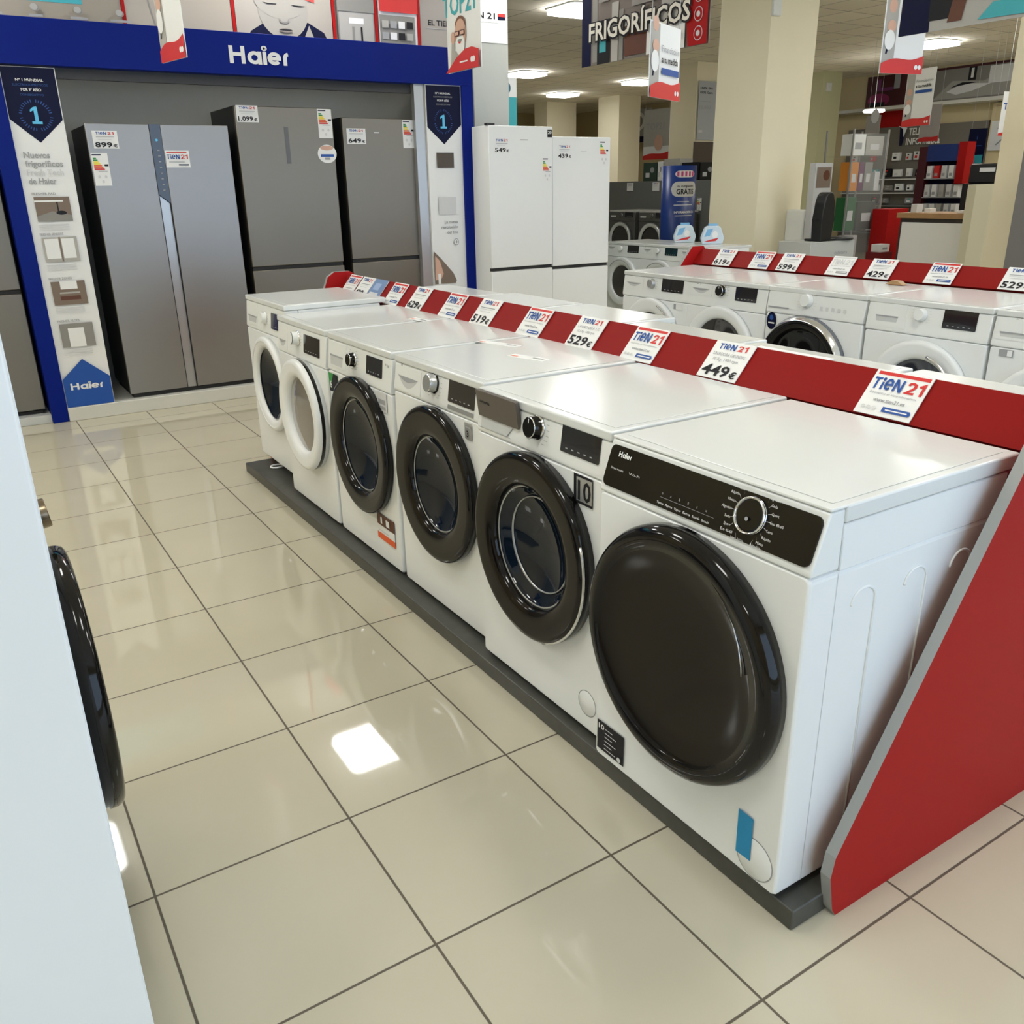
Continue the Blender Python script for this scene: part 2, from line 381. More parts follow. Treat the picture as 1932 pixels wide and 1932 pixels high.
# ------------------------------------------------------------------ shared print motifs
def logo21(w, h, u0=0, v0=0, faded=False):
    b, r = (PLG, PLG) if faded else (PBLU, PRED)
    return [('t', 'TieN', u0, v0, h, b, 'L', w*0.60), ('t', '21', u0+w*0.64, v0, h, r, 'L', w*0.36)]
def energy(u0, v0, w=0.095, h=0.19):
    sh = [('r', u0, v0, u0+w, v0+h, WHITE), ('r', u0+.05*w, v0+.93*h, u0+.6*w, v0+.97*h, PNAVY)]
    cs = [PGRN, PGRN, PYEL, PYEL, PORG, PORG, PRED]
    for i, c in enumerate(cs):
        y = v0+h*(.86-i*.055); L_ = w*(.18+.07*i)
        sh.append(('p', [(u0+.08*w, y-.045*h), (u0+.08*w+L_, y-.045*h), (u0+.12*w+L_, y-.02*h), (u0+.08*w+L_, y), (u0+.08*w, y)], c))
    sh.append(('p', [(u0+.95*w, v0+.60*h), (u0+.95*w, v0+.66*h), (u0+.74*w, v0+.66*h), (u0+.70*w, v0+.63*h), (u0+.74*w, v0+.60*h)], PBLK))
    sh += [('r', u0+.3*w, v0+.44*h, u0+.85*w, v0+.455*h, PGREY), ('e', u0+.3*w, v0+.28*h, .08*w, .05*h, PLG), ('e', u0+.7*w, v0+.28*h, .08*w, .05*h, PLG), ('e', u0+.5*w, v0+.13*h, .08*w, .05*h, PLG)]
    return sh
def pricecard(u0, v0, w, h, price, lines=None, backing=True):
    sh = [('r', u0, v0, u0+w, v0+h, WHITE)] if backing else []
    sh += logo21(w*.72, h*.15, u0+w*.14, v0+h*.78)
    if lines: sh += [('t', lines[0], u0+w*.5, v0+h*.61, h*.085, PGREY, 'C', w*.8, False), ('t', lines[1], u0+w*.5, v0+h*.47, h*.085, PGREY, 'C', w*.66, False)]
    else: sh += [('r', u0+w*.14, v0+h*.64, u0+w*.86, v0+h*.67, PGREY), ('r', u0+w*.14, v0+h*.58, u0+w*.80, v0+h*.60, PLG), ('r', u0+w*.2, v0+h*.49, u0+w*.75, v0+h*.52, PLG)]
    if price: sh += [('t', price, u0+w*.06, v0+h*.08, h*.28, PBLK, 'L', w*.68), ('t', '€', u0+w*.78, v0+h*.08, h*.17, PBLK, 'L', w*.16)]
    return sh

# ------------------------------------------------------------------ washing machines
def washer(label, loc, rz, sp, name='washing_machine', group=None, W=0.598, D=0.6, H=0.85):
    body = sp.get('body', ENAM); pan = sp.get('pan', ENAM2); top = sp.get('top', TOPM)
    t = thing(name, label, 'tumble dryer' if name == 'tumble_dryer' else 'washing machine', loc, rz, group)
    zp = sp.get('zp', 0.725); sl = sp.get('slant', 0.012); g = 0.0015; lift = sp.get('lift', 0.012)
    du, dv, R = sp['door']['u'], sp['door']['v'], sp['door']['R']; Rh = sp['door'].get('ri', R*.7)+.006; lidh = sp.get('lidh', .026)
    # cabinet: lofted rounded shell with a round opening
    def loop(u0, u1, v0, v1, r, y): return [F0.p(u, v, -y) for u, v in rrect(u0, u1, v0, v1, r, 4, 12)]
    base = rrect(g+.006, W-g-.006, lift+.006, zp-.004, .008, 4, 12)
    L_ = [loop(g, W-g, lift, zp, .012, D-.03), loop(g, W-g, lift, zp, .012, .008), loop(g+.003, W-g-.003, lift+.003, zp-.002, .01, .002), [F0.p(u, v, 0) for u, v in base]]
    ang = [math.atan2(v-dv, u-du) for u, v in base]
    L_.append([F0.p(du+Rh*math.cos(a), dv+Rh*math.sin(a), 0) for a in ang]); L_.append([F0.p(du+Rh*math.cos(a), dv+Rh*math.sin(a), -0.05) for a in ang])
    m = M(); n = len(base)
    m.add(L_[0], [tuple(range(n))], body)
    for j in range(5): m.add(L_[j]+L_[j+1], [(i, (i+1) % n, n+(i+1) % n, n+i) for i in range(n)], body, j in (1, 2))
    m.box((g, .078, zp-.004), (W-g, D-.03, H-lidh), body, .003, 1)
    if sp.get('ribs'):      # pressed ribs on the side panels
        for side in (0, 1):
            x = W-g if side else g; fr = Fr((x, 0, 0), (0, 1, 0) if side else (0, -1, 0), (0, 0, 1))
            for yc in (.16, .32, .47):
                pts = []
                for i in range(25):
                    a = PI*i/24; pts.append(fr.p((yc+.035*math.cos(a))*(1 if side else -1), .64+.03*math.sin(a), .0008))
                pts = [fr.p((yc+.035)*(1 if side else -1), .06, .0008)]+pts
                m.tube(pts, .0028, body, 6)
            m.add([fr.p(.076*(1 if side else -1), .02, .0006), fr.p(.077*(1 if side else -1), .02, .0006), fr.p(.077*(1 if side else -1), .79, .0006), fr.p(.076*(1 if side else -1), .79, .0006)], [(0, 1, 2, 3)], GRYP)
    m.build('cabinet', t)
    # control panel block, leaning back
    h1 = H-(.007 if sp.get('lidback') else lidh); m = M()
    pts = [(0, zp+.0015), (0, zp+.012), (sl, h1), (.076, h1), (.076, zp+.0015)]
    S_ = Fr((g, 0, 0), (0, 1, 0), (0, 0, 1))
    m.prism(S_, pts, -0.0, W-2*g, pan, bev=.004)
    m.build('control_panel', t)
    P = Fr((0, 0, zp+.012), (1, 0, 0), (0, sl, h1-zp-.012)); V = lambda v: (v-zp-.012)
    # lid
    m = M(); m.box((0, .077 if sp.get('lidback') else sl-.004, H-lidh+.001), (W, D, H), top, .005, 3)
    if sp.get('lidback'): m.box((.001, sl-.001, h1+.0005), (W-.001, .085, H), top, .003, 2)
    m.box((.02, sl+.025, H), (W-.02, D-.03, H+.0015), top, .001, 1); m.build('lid', t)
    for fu in (.05, W-.05):
        for fy in (.05, D-.09): M().lathe(Fr((fu, fy, 0), (1, 0, 0), (0, 1, 0)), [(0, 0), (.022, 0), (.022, lift+.012), (0, lift+.012)], RUB, 16).build('foot', t)
    if sp.get('plate'):
        u0, u1, v0, v1, mm = sp['plate']; M().rbox(P, u0, u1, V(v0), V(v1), -.002, .004, mm, .014).build('control_fascia', t)
    pn = .0045 if sp.get('plate') else .0015
    if sp.get('display'):
        u0, u1, v0, v1 = sp['display'][:4]; m = M(); m.rbox(P, u0, u1, V(v0), V(v1), -.002, .003, sp['display'][4] if len(sp['display']) > 4 else DISP, .004)
        for i in range(5): m.add([P.p(u0+(u1-u0)*(.14+.16*i), V(v0)+.010, .0036), P.p(u0+(u1-u0)*(.2+.16*i), V(v0)+.010, .0036), P.p(u0+(u1-u0)*(.2+.16*i), V(v0)+.013, .0036), P.p(u0+(u1-u0)*(.14+.16*i), V(v0)+.013, .0036)], [(0, 1, 2, 3)], PGREY)
        m.build('display', t)
    if sp.get('dial'):
        q = sp['dial']; fr = P.sub(q['u'], V(q['v'])); r = q['r']; h = q.get('h', .022)
        d = M(); d.lathe(fr, [(r*1.15, pn), (r*1.12, pn+.003), (r, pn+.004), (r*.97, pn+h), (r*.90, pn+h+.002), (r*.89, pn+h+.002), (0, pn+h+.002)], [q['rim'], q['rim'], q['m'], q.get('edge', q['m']), q['m'], q['m']], 36)
        if q.get('halo'): d.lathe(fr, [(r*1.13, pn+.002), (r*1.11, pn+.008), (r*1.04, pn+.008), (r*1.02, pn+.002)], [CHR]*3, 40)
        if q.get('mark', True): d.add([fr.p(-.0012, r*.4, pn+h+.003), fr.p(.0012, r*.4, pn+h+.003), fr.p(.0012, r*.8, pn+h+.003), fr.p(-.0012, r*.8, pn+h+.003)], [(0, 1, 2, 3)], q.get('mk', WHITE))
        d.build('dial', t)
        m = M()     # programme legend round the dial
        for sgn in (-1, 1):
            for i in range(q.get('ticks', 7)):
                if not q.get('words'):
                    a = (i-(q.get('ticks', 7)-1)/2)*.30; x = sgn*r*1.5*math.cos(a)+(0 if sgn > 0 else -r*.45); y = r*1.7*math.sin(a)
                    m.add([fr.p(x, y, pn+.0008), fr.p(x+r*.45, y, pn+.0008), fr.p(x+r*.45, y+.0012, pn+.0008), fr.p(x, y+.0012, pn+.0008)], [(0, 1, 2, 3)], q.get('tm', PGREY)); continue
                a = (i-(q.get('ticks', 7)-1)/2)*.30; L1 = r*1.5; tm = q.get('tm', PGREY)
                x = sgn*L1*math.cos(a); y = L1*math.sin(a)*1.15
                m.text(fr, q['words'][(i if sgn > 0 else i+3) % 7], x, y-.002, .0055, tm, None, pn+.0008, False, 'L' if sgn > 0 else 'R')
                if q.get('ticklines'): 
                    x1 = sgn*r*1.2*math.cos(a*.8)
                    m.add([fr.p(x1, y*.8, pn+.0006), fr.p(x, y, pn+.0006), fr.p(x, y+.0007, pn+.0006), fr.p(x1, y*.8+.0007, pn+.0006)], [(0, 1, 2, 3)], tm)
        m.build('programme_legend', t)
    if sp.get('art'):
        A_ = [(q if q[0] != 'T' else ('t', q[1], q[2], V(q[3]), *q[4:])) for q in sp['art']]
        M().art(P, A_[:1], pn).build('brand_lettering', t)
        if len(A_) > 1: M().art(P, A_[1:], pn).build('panel_symbols', t)
    if sp.get('drawer'):
        q = sp['drawer']; u0, u1, v0, v1 = q['r']; m = M()
        if q['k'] == 'front':        # a separate taupe drawer front standing a little proud and tipped
            T_ = Fr(P.p(0, V(v0), -.004), (1, 0, 0), (0, -.010, .08))
            m.rbox(T_, u0, u1, 0, v1-v0, 0, .012, TAUPE, .003); m.text(T_, 'SAMSUNG' if q.get('w') is None else q['w'], u0+.018, (v1-v0)*.55, .008, PBLK, .05, .0128)
            d = m.build('detergent_drawer', t, label='taupe drawer front')
            h = M(); a, b = v0-.034, v0-.003
            h.add([P.p(u0+.01, V(b), .003), P.p(u1-.03, V(b), .003), P.p(u1-.06, V(a), .0036), P.p(u0+.01, V(a), .0036)], [(0, 1, 2, 3)], GRYP)
            h.add([P.p(u0, V(a)-.004, .0022), P.p(u1-.04, V(a)-.004, .0022), P.p(u1-.04, V(a), .006), P.p(u0, V(a), .006)], [(0, 1, 2, 3)], pan)
            h.build('grip_recess', d)
        else:
            lu0, lu1, lv0, lv1 = q.get('seam', (.012, u1+.02, v0-.012, H-.032))
            m.rbox(P, lu0, lu1, V(lv0), V(lv1), -.003, .0018, pan, .004)
            if q['k'] == 'smile':
                pts = [(u0+(u1-u0)*i/12, V(v1)) for i in range(13)]+[(u1-(u1-u0)*i/12, V(v1)-(v1-v0)*math.sin(PI*i/12)) for i in range(1, 12)]
                m.prism(P, pts, .0016, .0024, GRYP); m.prism(P, [(u, V(v1)+(v-V(v1))*.45) for u, v in pts], .002, .003, PGREY)
            else:
                m.prism(P, [(u0, V(v1)), (u1, V(v1)), (u1-.006, V(v0)), (u0+.006, V(v0))], .0016, .0022, GRYP)
                m.prism(P, [(u0, V(v1)), (u1, V(v1)), (u1-.003, V(v1)-.006), (u0+.003, V(v1)-.006)], .002, .004, PGREY)
            m.build('detergent_drawer', t)
    # door
    q = sp['door']; fr = F0.sub(du, dv); k = q['k']
    d = M(); g_ = M()
    if k == 'dish':      # closed dark dished door, no window
        d.lathe(fr, [(R, .001), (R, .022), (R-.006, .036), (R-.02, .044), (R-.05, .044), (R-.05, .001), (R, .001)], [BLK]*6, 96)
        g_.lathe(fr, [(R-.05, .044), (R-.06, .040), (R*.6, .032), (R*.3, .028), (0, .027)], [BRN]*4, 96)
        if q.get('lens'):
            cx, cy, rr = q['lens']; f2 = fr.sub(cx, cy)
    else:
        rim, face, ri = q['rim'], q['face'], q.get('ri', .165); th = q.get('th', .045)
        if k == 'chromering':
            d.lathe(fr, [(R, .001), (R, .015), (R-.004, .022), (R-.014, th-.004), (R-.022, th), (ri+.012, th), (ri, th-.012), (ri-.003, .001), (R, .001)], [rim, rim, CHR, CHR, face, face, face, face], 80)
        else:
            d.lathe(fr, [(R-.004, .001), (R-.004, th*.3), (R, th*.34), (R, th*.62), (R-.004, th*.86), (R-.012, th*.97), (R-.02, th), (R-.021, th), (ri+.035, th*.94), (ri+.030, th*.93), (ri+.012, th*.82), (ri+.003, th*.6), (ri, th*.3), (ri, .001), (R-.004, .001)], [rim, rim, q.get('rim2', rim), rim, rim, face, face, face, face, face, face, BLK if face is not ENAM else face, face, face], 88)
        bowl = q.get('glass', GLS)
        if q.get('flat'): g_.lathe(fr, [(ri+.002, th*.4), (ri*.9, th*.5), (ri*.5, th*.62), (0, th*.66)], bowl, 64)
        else:
            g_.lathe(fr, [(ri+.002, th*.32), (ri*.97, .004)]+[(ri*.95*math.cos(PI/2*k/9), .004-.050*math.sin(PI/2*k/9)**1.6) for k in range(1, 9)]+[(0, -.046)], bowl, 72)
            d.lathe(fr, [(ri*.80, -.012), (ri*.785, -.008), (ri*.775, -.014)], [SILV, SILV], 72) if q.get('inner') else None
            d.lathe(fr, [(ri*1.0, th*.32), (ri*.985, th*.36), (ri*.97, th*.30)], [SILV, SILV], 72)
    dd = d.build('door', t)
    if q.get('tilt'): dd.location.x = 0
    g_.build('door_glass', dd, face_to=fr.N)
    if q.get('grip'):
        a0, a1, gm, gr, gn = q['grip']
        M().tube([fr.p(gr*math.cos(a0+(a1-a0)*i/16), gr*math.sin(a0+(a1-a0)*i/16), gn) for i in range(17)], q.get('gt', .004), gm).build('door_grip', dd)
    if q.get('arc'):
        m = M(); m.tube([fr.p(*p_) for p_ in q['arc']], .0016, CHR, 6); m.build('handle_trim', dd, label='thin silver handle line')
    if sp.get('filter'):
        u, v, r = sp['filter']; m = M(); f2 = F0.sub(u, v)
        m.lathe(f2, [(r, .0004), (r-.002, .002), (0, .002)], body, 40); m.lathe(f2, [(r+.0022, .0006), (r, .0010), (r-.0005, .0006)], [PGREY, PGREY], 40); m.build('filter_cover', t)
    for i, (lb, sh) in enumerate(sp.get('stickers', [])):
        m = M(); m.art(F0, sh, .0034); m.build('sticker', t, label=lb)
    return t
WBLK = dict(m=BLK, rim=CHR, r=.031)
# M1: nearest, black fascia
m1 = dict(zp=.725, slant=.036, ribs=True, lidh=.036, lidback=True, plate=(.010, .590, .744, .838, BLK),
  dial=dict(u=.438, v=.796, r=.032, m=BLK, rim=CHR, h=.004, halo=True, tm=WHITE, ticks=9, words=['Algodón', 'Mixto', 'Rápido', 'Lana', 'Eco 40-60', 'Sport', 'Seda'], ticklines=True, mark=False, edge=BLK),
  art=[('T', 'Haier', .040, .814, .0125, WHITE, 'L', .044), ('T', 'Direct motion', .026, .784, .005, WHITE, 'L', .042, False), ('T', 'Wi-Fi', .088, .784, .005, PLG, 'L', .036, False), ('r', .20, .028, .355, .0287, PGREY)]
   + [('T', wd, .205+.027*i, .751, .005, WHITE, 'C', .021, False) for i, wd in enumerate(['Temp', 'Rpm', 'Vapor', 'Extra', 'Retardo', 'Secado'])]
   + [('T', ic, .208+.026*i, .772, .006, PGREY, 'C', None, False) for i, ic in enumerate('oa80zx')]
   + [('T', 'i', .02, .745, .006, PLG, 'C', None, False), ('T', 'Inicio', .438, .745, .005, PLG, 'C', None, False), ('e', .438, .052, .004, .004, PGREY)],
  door=dict(k='dish', u=.292, v=.440, R=.285, arc=[(.112, .220, .0425), (.146, .192, .0425), (.174, .156, .0425), (.193, .116, .0425), (.204, .075, .0425), (.206, .058, .0425)]),
  filter=(.537, .068, .047),
  stickers=[('black energy sticker headed 10', [('r', .014, .036, .118, .120, PBLK), ('t', '10', .020, .098, .014, WHITE, 'L', .022)] + [('r', .046, .104-.011*i, .046+(.045 if i % 2 else .030), .1062-.011*i, PLG) for i in range(6)] + [('e', .105, .050, .007, .007, PLG)]),
            ('blue tape strip', [('p', [(.488, .165), (.528, .163), (.529, .058), (.489, .056)], TAPE)])])
washer('white washing machine with glossy black control panel and big black door, nearest of the row', (-.018, .582, .05), RZ_W, m1, D=.625)
# M2
m2 = dict(drawer=dict(k='front', r=(.016, .222, .777, .852), w='Grundig'), dial=dict(u=.298, v=.797, r=.029, m=BLK, rim=CHR, edge=CHR, h=.026, ticks=7),
  display=(.408, .562, .762, .843), art=[('T', '10kg', .575, .835, .005, PGREY, 'L', .016, False)],
  door=dict(k='ring', u=.298, v=.465, R=.266, ri=.172, rim=BLK, face=BRN, th=.044, inner=True, grip=(-1.25, .35, CHR, .262, .036)),
  filter=(.535, .095, .036),
  stickers=[('black and silver 10 sticker', [('r', .472, .648, .548, .722, PBLK), ('r', .484, .655, .546, .716, SILV), ('t', '10', .490, .660, .050, PBLK, 'L', .052)])])
washer('white washing machine with taupe detergent drawer and dark brown door ring, second in the row', (.02, 1.20, .05), RZ_W, m2)
# M3
m3 = dict(drawer=dict(k='smile', r=(.035, .182, .748, .785)), dial=dict(u=.292, v=.798, r=.029, m=SILV, rim=BLK, edge=CHR, h=.026, ticks=8),
  display=(.392, .552, .760, .836, mat('bronze_display', (.035, .028, .022), .2, coat=.5)), art=[('T', 'LG', .066, .829, .009, PGREY, 'L', .03), ('e', .056, .083, .006, .006, PGREY), ('r', .393, .0, .551, .013, SILV)],
  door=dict(k='ring', u=.310, v=.465, R=.264, ri=.162, rim=BLK, face=BRN, th=.038),
  stickers=[('small grey warranty sticker', [('r', .500, .665, .542, .716, SILV), ('t', '3', .512, .673, .02, PBLK, 'L', None), ('r', .506, .70, .536, .707, PGREY)])])
washer('white washing machine with bronze display and brown black door ring, third in the row', (.055, 1.832, .05), RZ_W, m3)
# M4
m4 = dict(drawer=dict(k='box', r=(.030, .158, .728, .768), seam=(.012, .185, .72, .82)), zp=.700, dial=dict(u=.262, v=.776, r=.025, m=BLK, rim=CHR, edge=CHR, h=.022),
  display=(.385, .520, .745, .812), art=[('T', 'Whirlpool', .05, .812, .008, PGREY, 'L', .05, False), ('T', '9 kg', .545, .795, .010, PGREY, 'L', .03, True)],
  door=dict(k='ring', u=.315, v=.455, R=.268, ri=.180, rim=BLK, face=BLK, th=.038),
  stickers=[('green and white sticker behind the door rim', [('r', .008, .615, .10, .690, PGRN), ('p', [(.008, .615), (.05, .615), (.10, .66), (.10, .69), (.06, .69)], PBLK), ('t', '6', .02, .63, .03, WHITE, 'L', None)]),
            ('grey feature sticker', [('r', .480, .628, .560, .700, PLG), ('r', .49, .655, .55, .672, PGREY), ('r', .50, .636, .55, .648, PGREY)]),
            ('brown and orange energy sticker', [('r', .395, .158, .552, .206, PBRN), ('r', .395, .126, .552, .158, WHITE), ('r', .395, .100, .552, .126, PORG), ('r', .43, .168, .445, .195, WHITE), ('r', .48, .168, .51, .195, WHITE), ('r', .41, .135, .50, .140, PLG)])])
washer('white washing machine with all black door and silver edged dial, fourth in the row', (.055, 2.455, .05), RZ_W, m4)
# M5
m5 = dict(drawer=dict(k='smile', r=(.022, .115, .718, .748)), zp=.69, dial=dict(u=.265, v=.778, r=.028, m=ENAM2, rim=CHR, edge=BLK, h=.03, ticks=5),
  display=(.345, .530, .728, .806), art=[('T', 'Balay', .05, .80, .009, PBLK, 'L', .05)],
  door=dict(k='ring', u=.335, v=.455, R=.246, ri=.163, rim=ENAM, rim2=BLK, face=ENAM, th=.055, glass=mat('smoky_grey_glass', (.20, .18, .15), .12, coat=.6), flat=True))
washer('white washing machine with white door and smoky grey window, fifth in the row', (.055, 3.08, .05), RZ_W, m5)
# M6
m6 = dict(drawer=dict(k='box', r=(.045, .175, .725, .757)), zp=.69, dial=dict(u=.31, v=.765, r=.026, m=ENAM2, rim=ENAM2, ticks=5),
  display=(.405, .54, .725, .800), art=[('T', 'AEG', .04, .808, .009, PBLK, 'L', .03)],
  door=dict(k='ring', u=.345, v=.445, R=.235, ri=.180, rim=ENAM, face=ENAM, th=.035, glass=GLS))
t6 = washer('white washing machine standing higher on its feet at the far end of the row', (.095, 3.69, .085), RZ_W, m6, D=.52)
# transport chock and hose under the last machine
m = M(); m.box((.135, 3.66, .055), (.165, 3.69, .155), PORG, .003); m.build('transport_bolt', label='small orange red block standing under the far end machine', cat='block')
m = M(); m.tube([(.11+.035*math.cos(a/10*2*PI), 3.50+.03*math.sin(a/10*2*PI), .058) for a in range(11)], .005, WHITE); m.build('drain_hose', label='white hose loop lying on the platform under the far machine', cat='hose')
# papers left lying on the lids
for (x, y, a, w_, lb) in ((.40, 1.86, .25, .20, 'white paper slip with orange print near the back of the third washer lid'), (.34, 1.55, .25, .16, 'second white paper slip with orange print, nearer the camera of the two'), (.47, 2.56, .1, .13, 'thin grey print slip at the back of the fifth washer lid')):
    f = Fr((x, y, .9018), (math.sin(a), -math.cos(a), 0), (math.cos(a), math.sin(a), 0)); m = M()
    m.prism(f, [(0, 0), (w_, 0), (w_, .045), (0, .045)], 0, .0006, WHITE)
    m.art(f, [('r', .01, .012, .04, .022, PORG), ('r', w_-.06, .02, w_-.015, .030, PGREY)], .001); m.build('paper_slip', label=lb, cat='paper', group='paper slips on the lids')

# ------------------------------------------------------------------ first gondola: platform, red rail, end panels
gon = thing('display_gondola', 'long red and grey appliance display island between the two near washer rows', 'display island', (0, 0, 0))
m = M(); m.box((-.005, -.053, 0), (1.40, 3.69, .05), PLAT, .003, 1); m.build('platform', gon, label='grey stone look platform')
def rail(par, y0, y1, xb, zb, xt, zt, xw):
    m = M(); S_ = Fr((0, y1, 0), (1, 0, 0), (0, 0, 1))      # prism along y
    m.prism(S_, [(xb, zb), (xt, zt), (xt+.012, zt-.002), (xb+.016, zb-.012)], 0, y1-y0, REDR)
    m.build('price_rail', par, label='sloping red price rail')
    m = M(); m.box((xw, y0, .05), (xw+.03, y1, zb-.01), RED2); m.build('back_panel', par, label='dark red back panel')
rail(gon, -.045, 3.78, .635, .895, .72, .990, .66)
def endpanel(par, y0, y1, xs, name='end_panel'):
    S_ = Fr((0, y1, 0), (1, 0, 0), (0, 0, 1)); m = M()
    m.prism(S_, xs, 0, y1-y0, RED, side=EDGE); return m.build(name, par, label='red end panel with grey edge')
endpanel(gon, -.075, -.050, [(.105, -.0), (.092, .02), (.072, .112), (.080, .16), (.600, 1.03), (.635, 1.05), (.80, 1.05), (.835, 1.03), (1.355, .16), (1.36, .10), (1.34, .0)])
endpanel(gon, 3.80, 3.825, [(.45, 0), (.45, .60), (.60, .98), (.640, 1.005), (.73, 1.005), (.765, .985), (.90, .60), (.90, 0)])
def sign(y0, z0, price=None, kind='price', label='', lines=None, grp='price signs on the near rail', xb=.64, xt=.715, zb=.898, zt=.985, wd=.152, hh=.125):
    fr = Fr((xb-.006, y0, zb), (0, -1, 0), (xt-xb, 0, zt-zb))
    m = M(); m.prism(fr, [(0, 0), (wd, 0), (wd, hh), (0, hh)], -.001, .0015, WHITE)
    if kind == 'price': m.art(fr, pricecard(0, 0, wd, hh, price, lines, False), .002, .0003)
    elif kind == 'blue': m.art(fr, [('r', 0, 0, wd, hh, mat('pale_blue_card', srgb(110, 135, 175), .5)), ('r', .03, .06, .10, .10, mat('pale_blue_card2', srgb(150, 170, 205), .5)), ('r', .02, .02, .12, .045, PLG)], .002, .0003)
    else:
        f = kind == 'faded'
        m.art(fr, [('r', .008, hh-.014, wd-.006, hh-.005, PLG if f else PRED)] + logo21(wd*.9, hh*.26, wd*.05, hh*.56, f) +
              [('t', 'Especialistas en electrodomésticos', wd*.5, hh*.46, hh*.05, PGREY, 'C', wd*.82, False), ('t', 'www.tien21.es', wd*.5, hh*.30, hh*.08, PGREY, 'C', wd*.56, True), ('p', [(wd*.46, hh*.10), (wd*.93, hh*.10), (wd*.96, hh*.15), (wd*.93, hh*.21), (wd*.46, hh*.21)], PGREY if f else PBLU),
               ('r', wd*.52, hh*.14, wd*.9, hh*.165, WHITE), ('e', wd*.12, hh*.15, wd*.035, hh*.035, PLG), ('e', wd*.22, hh*.15, wd*.035, hh*.035, PLG), ('e', wd*.32, hh*.15, wd*.035, hh*.035, PLG)], .002, .0003)
    m.build('price_sign' if kind == 'price' else 'shop_sign', label=label, cat='sign', group=grp)
sign(3.73, 0, None, 'logo', 'white shop card with red bar at the far end of the near red rail')
sign(3.56, 0, '439', 'price', 'white price card reading 439 euros on the near red rail')
sign(3.40, 0, None, 'blue', 'pale blue card beside the 439 euro card on the near rail')
sign(3.17, 0, None, 'logo', 'white shop card with red bar between the blue card and the 629 card')
sign(2.92, 0, '629', 'price', 'white price card reading 629 euros on the near red rail')
sign(2.59, 0, None, 'logo', 'white shop card with red bar between the 629 and 519 cards')
sign(2.31, 0, '519', 'price', 'white price card reading 519 euros on the near red rail')
sign(1.95, 0, None, 'logo', 'white shop card with red bar between the 519 and 529 cards')
sign(1.625, 0, '529', 'price', 'white price card reading 529 euros on the near red rail', ('LAVADORA LG', '10,5 Kg. 1400 rpm.'))
sign(1.315, 0, None, 'logo', 'white shop card with red bar between the 529 and 449 cards')
sign(.957, 0, '449', 'price', 'white price card reading 449 euros on the near red rail', ('LAVADORA GRUNDIG', '10 Kg. 1400 rpm.'))
sign(.410, 0, None, 'logo', 'largest white shop card with red bar, nearest the camera on the rail')

# ------------------------------------------------------------------ second row, back to back with the first, seen from behind
gen = dict(drawer=dict(k='box', r=(.03, .16, .75, .78)), dial=dict(u=.3, v=.79, r=.028, m=ENAM2, rim=SILV, ticks=5), display=(.40, .55, .76, .83),
           door=dict(k='ring', u=.3, v=.45, R=.24, ri=.17, rim=ENAM, face=ENAM, th=.045))
ys = [(3.10, 1.30, 'far end, behind the 439 card'), (2.49, 1.38, 'behind the 629 card'), (1.87, 1.40, 'behind the 519 card'), (1.25, 1.27, 'behind the 529 card'), (.63, 1.21, 'behind the 449 card'), (.01, 1.22, 'nearest the camera')]
w0 = None
for i, (y, xf, s) in enumerate(ys):
    lb = 'white machine lid seen over the near red rail, '+s
    dep = xf-.755
    if w0 is None: w0 = washer(lb, (xf, y, .05), RZ_E, gen, group='washing machines behind the near red rail', D=.56); w0.location.x = .755+.56; continue
    t = copy_tree(w0); t.location = (.755+.56, y, .05); t.scale = (1, dep/.56, 1); t.location.x = xf; t['label'] = lb
w0.location.x = 1.31
# a clear plastic wrap strip and a leaflet on the hidden row
m = M(); m.box((.84, .17, .903), (.98, .50, .915), mat('translucent_wrap', (.62, .65, .64), .3), .004); m.build('packing_strip', label='pale foam packing strip on the nearest lid behind the rail', cat='packing')
m = M(); m.box((.95, .85, .903), (1.12, 1.15, .906), WHITE); m.box((.97, .9, .906), (1.0, 1.05, .907), PGREY); m.build('leaflet', label='white leaflet lying on the lid behind the 449 card', cat='leaflet')

# ------------------------------------------------------------------ third row
X3 = 2.45; B3 = .07
g3 = dict(drawer=dict(k='smile', r=(.03, .17, .762, .785)), dial=dict(u=.27, v=.79, r=.026, m=SILV, rim=SILV, ticks=5, h=.02), display=(.36, .545, .752, .838),
          art=[('T', 'AEG', .10, .812, .008, PGREY, 'L', .028)], zp=.70,
          door=dict(k='ring', u=.29, v=.455, R=.255, ri=.165, rim=ENAM, face=ENAM, th=.034, flat=True, glass=mat('dark_window', (.03, .028, .027), .08, coat=.8), grip=(-.2, 1.2, CHR, .232, .046)),
          stickers=[('small grey and white sticker', [('r', .48, .66, .53, .69, PGREY), ('r', .50, .66, .55, .69, WHITE)])])
washer('white washing machine at the far left end of the middle row, with grey dial', (X3, 3.505, B3), RZ_W, g3)
g3b = dict(drawer=dict(k='smile', r=(.035, .175, .770, .797)), dial=dict(u=.268, v=.795, r=.030, m=BLK, rim=CHR, edge=CHR, h=.024, ticks=4), display=(.372, .525, .752, .826),
           art=[('T', 'Balay', .07, .812, .008, PBLK, 'L', .05)], zp=.70,
           door=dict(k='ring', u=.29, v=.455, R=.262, ri=.190, rim=ENAM, face=ENAM, th=.034, flat=True, glass=MATS['dark_window']))
washer('white washing machine with black and chrome dial, under the 599 card', (X3, 2.92, B3), RZ_W, g3b)
